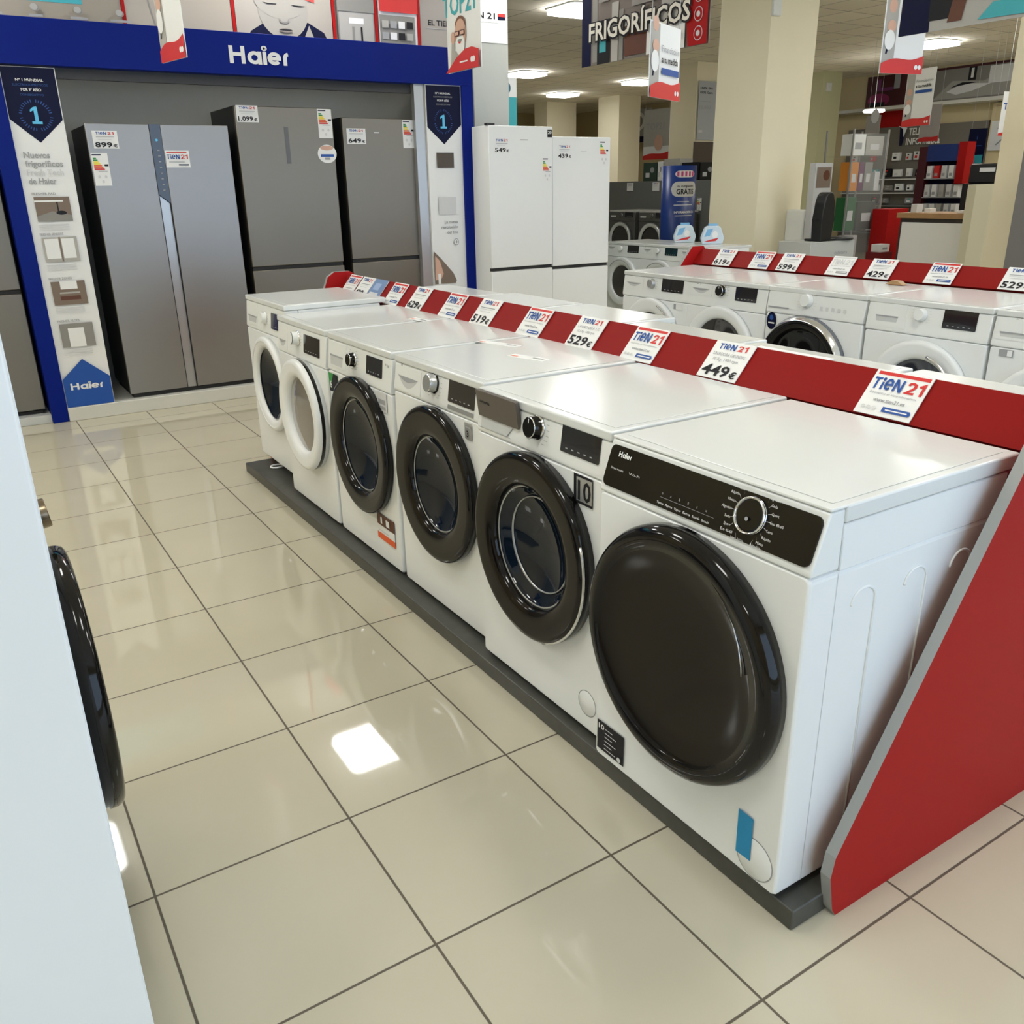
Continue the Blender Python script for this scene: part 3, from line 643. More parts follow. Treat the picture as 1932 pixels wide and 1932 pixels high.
g3c = dict(drawer=dict(k='box', r=(.012, .15, .742, .750), seam=(.010, .235, .745, .83)), dial=dict(u=.256, v=.795, r=.031, m=ENAM2, rim=ENAM2, h=.022, ticks=6, tm=PLG),
           art=[('r', .025, .088, .07, .096, PGREY), ('r', .025, .078, .055, .081, PLG)]+[('r', .34+.035*i, .03, .355+.035*i, .048, PLG) for i in range(5)], zp=.715,
           door=dict(k='chromering', u=.268, v=.455, R=.268, ri=.205, rim=mat('slate_rim', (.14, .15, .17), .3), face=BLK, th=.05, flat=True, glass=BLK),
           stickers=[('round navy sticker', [('e', .045, .675, .032, .045, PNAVY), ('r', .025, .66, .065, .667, WHITE), ('e', .045, .692, .012, .014, PBLU)])])
washer('white washing machine with white dial, chrome and black door and round navy sticker', (X3, 2.318, B3), RZ_W, g3c)
g3d = dict(drawer=dict(k='box', r=(.048, .165, .745, .772), seam=(.012, .205, .72, .835)), dial=dict(u=.275, v=.792, r=.026, m=ENAM2, rim=ENAM2, h=.022, ticks=6, tm=PLG), display=(.382, .535, .748, .828),
           art=[('T', 'SIEMENS', .08, .805, .007, PGREY, 'L', .07)], zp=.70,
           door=dict(k='ring', u=.312, v=.435, R=.25, ri=.165, rim=ENAM, face=ENAM, th=.034, flat=True, glass=mat('navy_window', (.02, .022, .03), .08, coat=.8), grip=(-.5, 1.3, CHR, .195, .05), gt=.008))
washer('white washing machine with large black display at the right of the middle row', (X3, 1.708, B3), RZ_W, g3d)
g3e = dict(drawer=dict(k='box', r=(.03, .16, .745, .765)), dial=dict(u=.3, v=.79, r=.028, m=ENAM2, rim=SILV, ticks=5), zp=.70,
           art=[('T', 'Samsung', .085, .812, .009, PBLK, 'L', .07)],
           door=dict(k='ring', u=.3, v=.42, R=.25, ri=.17, rim=ENAM, face=ENAM, th=.05, glass=mat('violet_blue_glass', (.05, .045, .14), .08, coat=.6), flat=True),
           stickers=[('small grey sticker', [('r', .045, .665, .105, .695, PGREY), ('r', .08, .668, .10, .692, WHITE)])])
washer('white washing machine cut by the right edge of the picture, middle row', (X3, 1.10, B3), RZ_W, g3e)
gon2 = thing('display_gondola', 'second red and grey appliance display island, behind the middle row of washers', 'display island', (0, 0, 0))
m = M(); m.box((2.44, .40, 0), (3.9, 3.56, .065), PLAT, .003, 1); m.build('platform', gon2)
rail(gon2, .40, 3.52, 3.06, .928, 3.14, 1.018, 3.08)
endpanel(gon2, 3.53, 3.555, [(2.70, 0), (2.70, .60), (3.02, .99), (3.06, 1.035), (3.16, 1.035), (3.20, .99), (3.5, .60), (3.5, 0)])
G2 = 'price signs on the middle rail'
def sign2(y, *a, **k): sign(y, 0, *a, grp=G2, xb=3.06, xt=3.135, zb=.93, zt=1.02, **k)
sign2(3.34, '619', 'price', 'white price card reading 619 euros on the middle red rail')
sign2(3.03, None, 'logo', 'white shop card between the 619 and 599 cards on the middle rail')
sign2(2.81, '599', 'price', 'white price card reading 599 euros on the middle red rail')
sign2(2.45, None, 'faded', 'pale faded shop card between the 599 and 429 cards')
sign2(2.19, '429', 'price', 'white price card reading 429 euros on the middle red rail')
sign2(1.835, None, 'logo', 'white shop card right of the 429 card on the middle rail')
sign2(1.445, '529', 'price', 'white price card reading 529 cut by the right edge of the picture')
m = M(); S_ = Fr((2.95, 1.95, .925), (0, -1, 0), (0, 0, 1)); m.prism(S_, [(0, 0), (.10, 0), (.07, .018), (.035, .02)], 0, .04, WOOD); m.build('cardboard_offcut', label='small tan cardboard scrap on a lid in front of the 429 card', cat='cardboard')

# ------------------------------------------------------------------ fourth group: three white machines, two bottles on top
g4 = dict(drawer=dict(k='smile', r=(.03, .15, .77, .80)), dial=dict(u=.25, v=.79, r=.026, m=ENAM2, rim=SILV, ticks=4), display=(.36, .54, .752, .825), zp=.70,
          art=[('T', 'Balay', .05, .812, .008, PBLK, 'L', .05)], door=dict(k='ring', u=.3, v=.45, R=.255, ri=.165, rim=ENAM, face=ENAM, th=.034, flat=True, glass=MATS['dark_window'], grip=(.4, 2.4, SILV, .225, .05)))
ga = washer('white washing machine beside the white refrigerator, left of three at the back', (5.0, 6.895, 0), RZ_W, g4, group='washing machines in front of the main column')
gb = copy_tree(ga); gb.location = (5.0, 6.31, 0); gb['label'] = 'white washing machine in the middle of three at the back'
gc = copy_tree(ga); gc.location = (5.0, 5.725, 0); gc.scale = (.62, 1, 1); gc['label'] = 'narrow white washing machine at the back, behind the red end panel'
def jug(label, x, y, z, rz):
    t = thing('detergent_bottle', label, 'bottle', (x, y, z), rz, 'detergent bottles on the back machines')
    bl = mat('jug_pale', srgb(200, 215, 225), .35); bl2 = mat('jug_blue_label', srgb(120, 175, 215), .4)
    m = M(); out = [(-.10, 0), (.10, 0), (.115, .06), (.075, .16), (.05, .175), (-.05, .175), (-.08, .16), (-.115, .06)]
    m.prism(F0.sub(0, 0, -.035), out, 0, .07, bl, bev=.008)
    m.art(F0.sub(0, 0, .036), [('p', [(-.085, .07), (-.06, .14), (.0, .15), (-.03, .08)], bl2), ('p', [(-.10, .02), (.03, .03), (.06, .06), (-.02, .045)], PRED), ('e', .02, .09, .028, .035, WHITE)], .001)
    m.build('jug', t); M().box((-.045, -.02, .173), (.045, .02, .195), bl2, .004).build('cap', t)
jug('pale blue detergent bottle on the back washer, left of two', 5.42, 6.12, .852, -.6)
jug('pale blue detergent bottle on the back washer, beside the cream column', 5.42, 5.72, .852, -.6)

# ------------------------------------------------------------------ left side: tall white appliance and the machine beyond it
tw = thing('tall_refrigerator', 'tall white refrigerator seen from its side, filling the left edge', 'refrigerator', (-1.158, 0, .02), RZ_E)
m = M(); m.box((0, 0, 0), (.56, .62, 1.86), ENAM, .003); m.build('cabinet', tw)
m = M(); m.box((.004, -.001, .05), (.556, .0, .70), ENAM); m.build('lower_door', tw)
m = M(); m.box((.004, -.001, .71), (.556, .0, 1.855), ENAM); m.build('upper_door', tw)
ml = dict(m2); ml = dict(drawer=dict(k='box', r=(.03, .16, .75, .78)), dial=dict(u=.37, v=.79, r=.03, m=mat('bronze_knob', (.22, .17, .11), .25, metal=.8), rim=CHR, h=.036, ticks=3),
  zp=.72, door=dict(k='ring', u=.295, v=.462, R=.272, ri=.18, rim=BLK, face=BLK, th=.048))
washer('white washing machine with black round door and bronze knob, beside the tall white refrigerator', (-1.14, .58, .05), RZ_E, ml)
m = M(); m.box((-1.80, -.05, 0), (-1.19, 1.9, .018), PLAT); m.build('low_plinth', label='low grey plinth under the left hand appliances', cat='plinth')
m = M(); m.box((-1.75, .57, .018), (-1.20, 1.19, .05), PLAT); m.build('riser_board', label='grey riser board under the left hand washing machine', cat='board')

# ------------------------------------------------------------------ refrigerator stand
YS = 5.526
st = thing('refrigerator_display_stand', 'dark blue refrigerator display stand with large white lettering and white side panels', 'display stand', (0, 0, 0))
A = Fr((0, YS, 0), (1, 0, 0), (0, 0, 1))
M().prism(A, [(-4.2, 2.16), (2.56, 2.16), (2.56, 2.415), (-4.2, 2.415)], -.35, .02, HBLUE, bev=.003).build('header', st)
hd = st.children[-1]
def haier(par, fr, u0, v0, h, wd, m_=WHITE, n=.02, dep=.006, name='lettering'):
    m = M(); m.text(fr, 'Haier', u0, v0, h, m_, wd, n+.002); return m.build(name, par, label='large white lettering')
haier(hd, A, .705, 2.228, .105, .40)
M().prism(A, [(-.36, 2.10), (2.12, 2.10), (2.12, 2.16), (-.36, 2.16)], -.10, -.07, DGREY).build('valance', st)
M().box((-.76, YS-.02, 0), (-.66, YS+.30, 2.16), HBLUE, .003).build('post', st)
M().box((2.46, YS-.02, 0), (2.56, YS+.30, 2.16), HBLUE, .003).build('post', st)
M().box((-.66, YS-.03, 0), (2.46, 6.3, .09), PLW, .004).build('platform', st, label='off white platform')
M().box((-4.2, YS+.01, 0), (-.76, 6.3, .055), GRYP, .004).build('platform', st, label='grey platform left of the post')
M().box((-.66, 6.28, .09), (2.46, 6.31, 2.42), NICHE).build('back_panel', st, label='grey back panel')
M().box((-4.2, 6.28, .055), (-.70, 6.31, 2.42), NICHE).build('back_panel', st, label='grey back panel left')
M().box((-.70, YS+.02, .09), (-.66, 6.28, 2.42), DGREY).build('side_panel', st)
M().box((2.42, YS+.02, .09), (2.46, 6.28, 2.16), NICHE).build('side_panel', st)
m = M(); m.box((-.66, YS+.0, .09), (-.36, YS+.045, 2.15), WHITE)
wr = A.sub(0, 0, .001)
sh = [('p', [(-.655, 2.148), (-.365, 2.148), (-.365, 1.862), (-.51, 1.732), (-.655, 1.862)], PNAVY)]
for a in range(36):
    if a % 9 == 0: continue
    t_ = a/36*2*PI; sh.append(('p', [(-.508+.075*math.cos(t_), 1.885+.072*math.sin(t_)), (-.508+.092*math.cos(t_), 1.885+.088*math.sin(t_)), (-.508+.092*math.cos(t_+.06), 1.885+.088*math.sin(t_+.06)), (-.508+.075*math.cos(t_+.06), 1.885+.072*math.sin(t_+.06))], PBLU))
one = lambda cx, cy, s: [('r', cx-.010*s, cy-.04*s, cx+.010*s, cy+.045*s, PCYAN), ('r', cx-.028*s, cy-.048*s, cx+.028*s, cy-.034*s, PCYAN), ('p', [(cx-.03*s, cy+.018*s), (cx-.01*s, cy+.028*s), (cx+.01*s, cy+.05*s), (cx-.012*s, cy+.045*s), (cx-.03*s, cy+.03*s)], PCYAN)]
sh += one(-.508, 1.885, 1)
sh += [('t', 'Nº 1 MUNDIAL', -.51, 2.072, .014, WHITE, 'C', .15), ('t', 'ELECTRODOMÉSTICOS', -.51, 2.046, .012, PBLU, 'C', .19, False), ('t', 'POR 9º AÑO', -.51, 2.018, .016, WHITE, 'C', .11), ('t', 'CONSECUTIVO', -.51, 1.992, .012, PBLU, 'C', .13, False)]
sh += [('t', 'Nuevos', -.62, 1.645, .036, PGREY, 'L', .145), ('t', 'frigoríficos', -.62, 1.595, .036, PGREY, 'L', .21), ('t', 'Fresh Tech', -.62, 1.545, .036, PLG, 'L', .205), ('t', 'de Haier', -.62, 1.495, .036, PGREY, 'L', .155)]
for i, (v0, v1, tt) in enumerate(((1.275, 1.42, 'FRESHER PAD'), (1.03, 1.18, 'FRESHER SENSORS'), (.76, .908, 'FRESHER ZONES'), (.488, .64, 'FRESHER FILTER'))):
    sh += [('t', tt, -.618, v1+.012, .014, PGREY, 'L', .135), ('r', -.612, v0, -.412, v1, (PSAND, PGSK, PSAND, PGSH)[i])]
    if i == 0: sh += [('p', [(-.612, v0+.03), (-.52, v0+.06), (-.412, v0+.035), (-.412, v0), (-.612, v0)], PGSH), ('r', -.49, v0+.05, -.482, v0+.12, PBLK), ('e', -.47, v0+.05, .03, .012, PBLK), ('r', -.612, v1-.03, -.45, v1-.02, WHITE)]
    if i == 1: sh += [('r', -.60, v0+.02, -.52, v1-.01, WHITE), ('r', -.503, v0+.02, -.43, v1-.01, WHITE), ('r', -.517, v0, -.507, v1, PSAND)]
    if i == 2: sh += [('r', -.56, v1-.05, -.46, v1, WHITE), ('r', -.57, v0+.03, -.45, v0+.055, PBRN), ('r', -.57, v0+.07, -.45, v0+.08, PGSK)]
    if i == 3: sh += [('r', -.565, v0, -.47, v1-.03, WHITE)]
    for j in range(3): sh.append(('r', -.612, v0-.022-.014*j, -.44, v0-.017-.014*j, PLG))
sh += [('p', [(-.655, .092), (-.365, .092), (-.365, .275), (-.515, .405), (-.655, .28)], HBLUE2), ('t', 'Haier', -.615, .205, .045, WHITE, 'L', .20)]
m.art(A, sh, .001, .0002); m.build('info_panel', st, label='tall white info panel with photographs and blue foot')
m = M(); m.box((2.155, YS, .09), (2.46, YS+.045, 2.16), WHITE); m.box((2.07, YS+.02, .09), (2.155, YS+.07, 2.16), SILV)
sh = [('p', [(2.16, 2.155), (2.455, 2.155), (2.455, 1.885), (2.30, 1.745), (2.16, 1.865)], PNAVY)]
for a in range(36):
    if a % 9 == 0: continue
    t_ = a/36*2*PI; sh.append(('p', [(2.298+.066*math.cos(t_), 1.905+.075*math.sin(t_)), (2.298+.078*math.cos(t_), 1.905+.088*math.sin(t_)), (2.298+.078*math.cos(t_+.06), 1.905+.088*math.sin(t_+.06)), (2.298+.066*math.cos(t_+.06), 1.905+.075*math.sin(t_+.06))], PBLU))
sh += one(2.298, 1.905, 1)
sh += [('t', 'Nº 1 MUNDIAL', 2.30, 2.095, .013, WHITE, 'C', .13), ('t', 'ELECTRODOMÉSTICOS', 2.30, 2.072, .010, PGREY, 'C', .16, False), ('t', 'POR 9º AÑO', 2.30, 2.045, .014, WHITE, 'C', .10), ('t', 'CONSECUTIVO', 2.30, 2.02, .010, PGREY, 'C', .12, False)]
sh += [('r', 2.225, 1.575, 2.375, 1.685, DKBR), ('r', 2.225, 1.23, 2.38, 1.36, PLG), ('t', 'La nueva', 2.39, 1.165, .022, PGREY, 'R', .12), ('t', 'revolución', 2.39, 1.125, .022, PGREY, 'R', .15), ('t', 'del frío', 2.39, 1.085, .022, PGREY, 'R', .10), ('e', 2.37, 1.02, .022, .026, PGREY), ('e', 2.37, 1.02, .018, .021, WHITE), ('e', 2.37, 1.02, .008, .012, PGREY)]
sh += [('p', [(2.16, .70), (2.16, .955), (2.22, .90), (2.33, .78), (2.36, .72), (2.35, .70)], PSAND), ('p', [(2.165, .73), (2.17, .92), (2.21, .88), (2.24, .78), (2.22, .74)], SKIN), ('r', 2.19, .70, 2.215, .78, WHITE)]
m.art(A, sh, .001, .0002); m.build('info_panel', st, label='tall white info panel right of the refrigerators')

# refrigerators
def sidebyside():
    t = thing('refrigerator', 'wide silver two door refrigerator with the 899 price label', 'refrigerator', (-.245, 5.55, .09), 0)
    W = .895; m = M(); m.box((.01, .03, .03), (W-.01, .68, 1.755), DGREY, .004); m.build('cabinet', t)
    M().box((.02, .02, 0), (W-.02, .6, .03), RUB).build('plinth', t)
    d = M().box((0, 0, .03), (.385, .03, 1.76), STEELB, .004).build('left_door', t)
    e = M().box((.455, 0, .03), (W, .03, 1.76), STEELB, .004).build('right_door', t)
    m = M(); m.prism(F0, [(.387, .03), (.453, .03), (.453, 1.27), (.387, 1.325)], -.03, -.012, SILV); m.box((.385, .005, .03), (.389, .03, 1.32), PBLK); m.box((.449, .0, .03), (.454, .03, 1.28), PBLK); m.build('handle_recess', t)
    m = M(); m.prism(F0, [(.386, 1.33), (.454, 1.275), (.454, 1.76), (.386, 1.76)], -.03, .001, DISP)
    m.art(F0, [('e', .42, 1.665, .009, .008, PCYAN)]+[('r', .415, 1.60-.035*i, .43, 1.606-.035*i, PGREY) for i in range(8)], .0015); m.build('touch_strip', t, label='black touch control strip')
    m = M(); m.art(F0, pricecard(.035, 1.612, .150, .105, '899', None), .001); m.build('price_label', d)
    m = M(); m.art(F0, energy(.008, 1.39, .098, .195), .001, .0003); m.build('energy_label', d)
    m = M(); m.art(F0, [('r', .463, 1.498, .615, 1.602, WHITE), ('r', .47, 1.588, .60, 1.595, PRED)]+logo21(.135, .028, .47, 1.55)+[('r', .54, 1.51, .605, 1.518, PNAVY), ('r', .48, 1.53, .58, 1.534, PGREY)], .001); m.build('price_label', e)
sidebyside()
def combi(label, x0, yf, z0, W, H, split, mt, stick, handle=None, side=DGREY, depth=.62):
    t = thing('refrigerator', label, 'refrigerator', (x0, yf, z0), 0)
    M().box((.004, .035, .02), (W-.004, depth, H), side, .004).build('cabinet', t)
    M().box((.02, .03, 0), (W-.02, depth-.05, .02), RUB).build('plinth', t)
    up_ = M().box((0, 0, split+.012), (W, .034, H-.002), mt, .005).build('upper_door', t)
    lo = M().box((0, 0, .03), (W, .034, split-.014), mt, .005).build('lower_door', t)
    M().box((.005, .012, split-.013), (W-.005, .033, split+.011), RUB).build('door_gap', t)
    if handle:
        u0, u1, v0, v1 = handle; m = M(); m.prism(F0, [(u0, v0), (u1, v0), (u1, v1), (u0, v1)], .0005, .002, mat('handle_dark', (.12, .115, .11), .4, metal=.5)); m.build('handle', up_)
    for nm, s_ in stick: M().art(F0, s_, .001, .0003).build(nm, up_)
    return t
combi('steel refrigerator with the 1.099 price label, tallest in the blue stand', .712, 5.565, .09, .702, 1.89, .815, STEEL,
      [('price_label', pricecard(.012, 1.785, .150, .105, '1.099', None)), ('energy_label', energy(.590, 1.69, .105, .192)),
       ('sticker', [('e', .640, 1.585, .072, .062, WHITE), ('e', .640, 1.625, .05, .016, SKIN), ('r', .59, 1.565, .69, 1.583, HBLUE2), ('r', .62, 1.545, .66, 1.56, PGREY)])], (.335, .365, 1.52, 1.76))
combi('steel refrigerator with the 649 price label, beside the right info panel', 1.495, 5.59, .09, .60, 1.835, .825, STEEL,
      [('price_label', pricecard(.03, 1.655, .150, .105, '649', None)), ('energy_label', energy(.485, 1.63, .098, .195)), ('sticker', [('r', .25, 1.73, .29, 1.738, PLG)])])
combi('dark steel refrigerator left of the blue post at the left edge', -1.50, 5.60, .055, .72, 1.90, .80, STEEL, [])
combi('tall white refrigerator with the 549 price label', 2.535, 5.25, 0, .595, 1.87, .805, ENAM,
      [('price_label', pricecard(.045, 1.672, .145, .108, '549', None)), ('energy_label', energy(.495, 1.455, .092, .185)), ('sticker', [('r', .545, 1.79, .59, 1.845, PBLK), ('t', '20', .550, 1.815, .022, WHITE, 'L', .035)]), ('emblem', [('r', .29, 1.765, .36, 1.772, PGREY)])], None, ENAM, .60)
combi('white refrigerator with the 439 price label, right of the taller white one', 3.145, 5.27, 0, .59, 1.80, .785, ENAM,
      [('price_label', pricecard(.045, 1.632, .145, .108, '439', None)), ('energy_label', energy(.475, 1.575, .094, .195)), ('emblem', [('r', .28, 1.685, .34, 1.691, PLG)])], None, ENAM, .60)
M().box((2.53, 5.262, 1.87), (2.60, 5.30, 1.885), RUB).build('hinge_cover', label='black hinge cap on top of the 549 white refrigerator', cat='hinge cap')

# ------------------------------------------------------------------ pictures on the wall above the stand
YP = 6.10
PF = Fr((0, YP, 0), (1, 0, 0), (0, 0, 1))
M().box((-4.2, YP+.032, 2.43), (2.87, 6.5, 3.4), mat('bulkhead_grey', srgb(150, 146, 136), .6)).build('wall_bulkhead', kind='structure')
def panelpic(name, label, u0, u1, shapes, base=PGSK, v0=2.42, v1=3.38, frm=PF):
    m = M(); m.prism(frm, [(u0, v0), (u1, v0), (u1, v1), (u0, v1)], -.03, 0, base); m.art(frm, shapes, .0015, .0012)
    return m.build(name, label=label, cat='picture')
sh = [('r', -2.4, 2.60, -.05, 3.1, PTEAL), ('r', -2.4, 3.1, .19, 3.38, PGSH)]
for i in range(9):
    x = -1.9+.255*i; sh += [('e', x+.03, 2.558, .026, .022, PGSH), ('e', x+.026, 2.562, .022, .019, PGSK), ('r', x-.01-.012*(i % 3), 2.506, x+.07+.012*(i % 3), 2.520, PGREY)]
panelpic('wall_picture', 'wall picture of a grey appliance panel with a row of round knobs', -2.4, .19, sh, mat('picture_grey', srgb(150, 142, 128), .6))
panelpic('wall_picture', 'white wall picture with a slanting grey line, left of the child', .215, .93, [('p', [(.30, 3.0), (.31, 3.0), (.42, 2.42), (.41, 2.42)], PGSH)], mat('picture_white', srgb(168, 160, 148), .25))
KSK = mat('print_child_skin', srgb(158, 154, 146), .6)
kid = [('p', [(1.00, 2.42), (1.06, 2.52), (1.20, 2.60), (1.50, 2.60), (1.62, 2.54), (1.68, 2.42)], PNAVY), ('e', 1.315, 2.675, .190, .195, KSK), ('e', 1.30, 2.76, .208, .15, KSK),
       ('p', [(1.09, 2.76), (1.10, 2.95), (1.2, 3.1), (1.45, 3.1), (1.55, 2.95), (1.56, 2.735), (1.50, 2.745), (1.3, 2.80), (1.14, 2.79)], mat('print_coral', srgb(190, 70, 65), .6)),
       ('p', [(1.16, 2.712), (1.20, 2.700), (1.26, 2.702), (1.27, 2.708), (1.21, 2.708)], PBLK), ('p', [(1.37, 2.708), (1.40, 2.700), (1.45, 2.698), (1.49, 2.706), (1.44, 2.706)], PBLK), ('e', 1.315, 2.602, .038, .020, PGSH), ('e', 1.315, 2.612, .030, .022, KSK), ('e', 1.32, 2.537, .052, .014, mat('print_lip_grey', srgb(120, 112, 108), .6)), ('e', 1.32, 2.541, .048, .004, PBLK), ('p', [(1.25, 2.42), (1.31, 2.46), (1.40, 2.42)], WHITE), ('p', [(1.46, 2.5), (1.50, 2.58), (1.54, 2.48), (1.50, 2.44)], KSK)]
panelpic('wall_picture', 'grey wall picture of a small child in a red hat looking down', .96, 1.69, kid, mat('picture_warm_white', srgb(165, 158, 148), .5))
panelpic('wall_picture', 'wall picture of a water dispenser in a red frame', 1.74, 2.04, [('r', 1.75, 2.42, 2.03, 2.70, PGSK), ('r', 1.83, 2.62, 1.95, 2.66, WHITE), ('r', 1.85, 2.48, 1.87, 2.60, PGSH), ('r', 1.92, 2.48, 1.935, 2.60, PBLK), ('r', 1.74, 2.70, 2.04, 3.38, PGSH)], PGSH)
sh = [('r', 2.085, 2.42, 2.39, 2.70, PGSH)]
for r in range(3):
    for c in range(4): sh.append(('r', 2.10+.07*c, 2.45+.08*r, 2.155+.07*c, 2.50+.08*r, (WHITE, PBLK, PGSK, PGREY)[(r*3+c) % 4]))
panelpic('wall_picture', 'wall picture of dishes in a rack under a red band', 2.08, 2.41, sh+[('r', 2.08, 2.72, 2.41, 2.86, PRED)], WHITE)
m = M()
for x in (.192, .932, 1.695, 2.042, 2.412): m.box((x, YP-.008, 2.42), (x+.022, YP+.03, 3.38), RED)
m.build('trim_1', kind='structure')
panelpic('wall_picture', 'plain grey wall panel with small black lettering beside the dish rack picture', 2.44, 2.86, [('t', 'EL TIEN 21', 2.65, 2.655, .04, PBLK, 'C', .28), ('r', 2.50, 2.63, 2.8, 2.635, PGREY)], mat('panel_soft_grey', srgb(150, 144, 138), .4))
M().box((2.87, 6.02, 0), (3.215, 6.5, 3.4), GCOL).build('wall_column_grey', kind='structure')
m = M(); fc = Fr((0, 6.02, 0), (1, 0, 0), (0, 0, 1)); m.prism(fc, [(2.87, 2.55), (3.21, 2.55), (3.21, 3.38), (2.87, 3.38)], .001, .004, WHITE)
m.art(fc, [('t', 'TIEN 21', 3.09, 2.725, .045, PBLK, 'R', .30), ('r', 3.115, 2.722, 3.19, 2.768, PNAVY), ('r', 3.115, 2.745, 3.19, 2.768, PRED), ('r', 2.9, 2.70, 3.15, 2.705, PLG)], .006)
m.build('column_poster', label='white poster ending in 21 at the top of the grey column', cat='poster')

# ------------------------------------------------------------------ hanging banners
def strings(m, fr, u0, u1, v): 
    for u in (u0, u1):
        a = fr.p(u, v, 0); m.tube([a, (a.x, a.y, CH)], .0015, GRYP, 5)
def small_banner(label, L_, R_, zb, zt, art, name='hanging_banner'):
    L_ = Vector((*L_, zb)); R_ = Vector((*R_, zb)); w_ = (R_-L_).length
    fr = Fr(L_, R_-L_, (0, 0, 1)); h = zt-zb
    m = M(); m.prism(fr, [(0, .0), (w_, 0), (w_, h), (0, h)], -.0015, .0015, WHITE); 
    m.art(fr, art(w_, h), .003, .0008); ob = m.build(name, label=label, cat='banner', group='small hanging banners')
    m2_ = M(); strings(m2_, fr, .02, w_-.02, h); m2_.build('banner_cord', ob)
def wave(w_, hb, m_=PRED):
    top = [(w_*(1-i/14), hb*(.95-.45*(i/14)**1.2-.12*math.sin(i/14*PI*2))) for i in range(15)]
    return ('p', [(0, 0), (w_, 0)]+top, m_)
def man_art(w_, h):
    gl = mat('glasses_brown', srgb(70, 30, 25), .5); ha = mat('hair_brown', srgb(120, 80, 60), .6)
    return [('t', 'TOP21', -.03, .232, .085, PTEAL, 'L', .29),
            ('p', [(.02, .0), (.035, .06), (.07, .085), (.20, .085), (.28, .06), (.30, .0)], PGSK), ('p', [(.03, .02), (.065, .05), (.075, .13), (.045, .125)], PGSK), ('e', .058, .140, .018, .025, SKIN),
            ('e', .13, .185, .047, .035, ha), ('e', .13, .150, .050, .058, SKIN), ('e', .128, .105, .040, .042, WHITE), ('e', .128, .122, .020, .006, PGSH), ('e', .128, .114, .012, .004, PRED),
            ('p', [(.085, .140), (.127, .140), (.127, .162), (.085, .162)], gl), ('p', [(.133, .140), (.175, .140), (.175, .162), (.133, .162)], gl), ('r', .090, .144, .122, .158, SKIN), ('r', .138, .144, .170, .158, SKIN), ('r', .126, .154, .134, .158, gl),
            ('p', [(0, -.0), (w_, 0), (w_, .070), (.24, .085), (.18, .082), (.10, .055), (.04, .022)], PRED), ('e', w_*.80, .035, .012, .012, WHITE), ('e', w_*.86, .035, .012, .012, WHITE), ('r', w_*.45, .030, w_*.68, .036, WHITE)]
def fin_art(side=True, txt=True):
    def f(w_, h):
        a = [('r', w_*.02, .02, w_*.30, h*.98, PGSK), ('e', w_*.16, .34, w_*.09, .035, SKIN), ('p', [(w_*.08, .10), (w_*.12, .10), (w_*.22, .22), (w_*.18, .23)], PNAVY), ('e', w_*.17, .24, w_*.10, .03, SKIN), ('e', w_*.15, .17, w_*.12, .05, WHITE)]
        if txt: a += [('t', 'Financiación', w_*.36, h-.13, .032, PGREY, 'L', w_*.58, False), ('t', 'a tu medida', w_*.36, h-.18, .032, PBLK, 'L', w_*.54), ('r', w_*.36, h-.235, w_*.94, h-.205, PBLU)]
        return a+[wave(w_, .10), ('e', w_*.84, .035, .012, .012, WHITE), ('e', w_*.92, .035, .012, .012, WHITE)]
    return f
small_banner('banner with a bearded man in glasses under large teal lettering', (.99, 3.04), (.99, 2.74), 1.925, 2.66, man_art)
small_banner('narrow white and red banner hanging in front of the blue header', (-.10, 3.86), (-.05, 3.60), 2.005, 2.62, fin_art(True, False))
small_banner('financing banner lettered Financiación a tu medida', (2.05, 2.86), (2.415, 3.035), 1.85, 2.20, fin_art())
small_banner('white and red banner near the top right, partly behind the blue edged banner', (3.56, 2.62), (3.86, 2.56), 2.0, 2.65, fin_art())
# big category banners (parallel to the aisle)
m = M(); fb = Fr((3.5, 5.36, 2.315), (0, -1, 0), (0, 0, 1)); Wb, Hb = 1.42, .95
m.prism(fb, [(0, 0), (Wb, 0), (Wb, Hb), (0, Hb)], -.003, .003, mat('banner_photo_grey', srgb(112, 104, 96), .5))
sh = [('r', 0, 0, .12, Hb, PNAVY), ('r', .14, .02, .20, Hb, PGSH), ('r', .20, .0, .36, .30, PBLK), ('r', .23, .08, .31, .20, PTEAL), ('r', .38, 0, .46, .40, PGSK), ('r', .47, .0, .52, .34, PGSH), ('r', .54, .02, .80, .22, PBRN), ('r', .54, .22, .8, .26, PGREY),
      ('r', .22, .42, .34, .9, PGSH), ('r', .46, .42, .60, .75, PGSK), ('p', [(.44, .52), (.52, .66), (.58, .52)], PORG), ('r', .62, .34, 1.16, .9, PGSH), ('r', .80, 0, 1.20, .20, WHITE), ('r', .95, .2, 1.2, .9, PGSK), ('p', [(1.235, 0), (Wb, 0), (Wb, Hb), (1.13, Hb)], RED)]
for i, v in enumerate((.07, .185, .30)): sh += [('e', 1.335, v, .042, .045, PLG), ('e', 1.335, v, .037, .040, RED), ('e', 1.335, v, .018, .018, PLG)]
for dx in (-.010, .010):
    for dy in (-.012, .008): sh.append(('t', 'FRIGORÍFICOS', .135+dx, .165+dy, .125, PBLK, 'L', 1.13))
sh += [('t', 'FRIGORÍFICOS', .135, .165, .125, mat('print_off_white', srgb(225, 222, 210), .5), 'L', 1.13), ('r', .86, .062, .905, .105, PNAVY), ('t', 'TIEN 21', .915, .060, .048, PBLK, 'L', .20), ('r', 1.125, .085, 1.175, .105, PRED), ('r', 1.125, .062, 1.175, .083, PNAVY), ('t', 'Especialistas en Electrodomésticos', .88, .035, .014, PGREY, 'L', .28, False), ('t', 'Línea Europea', 1.0, .012, .014, PGREY, 'L', .12, False)]
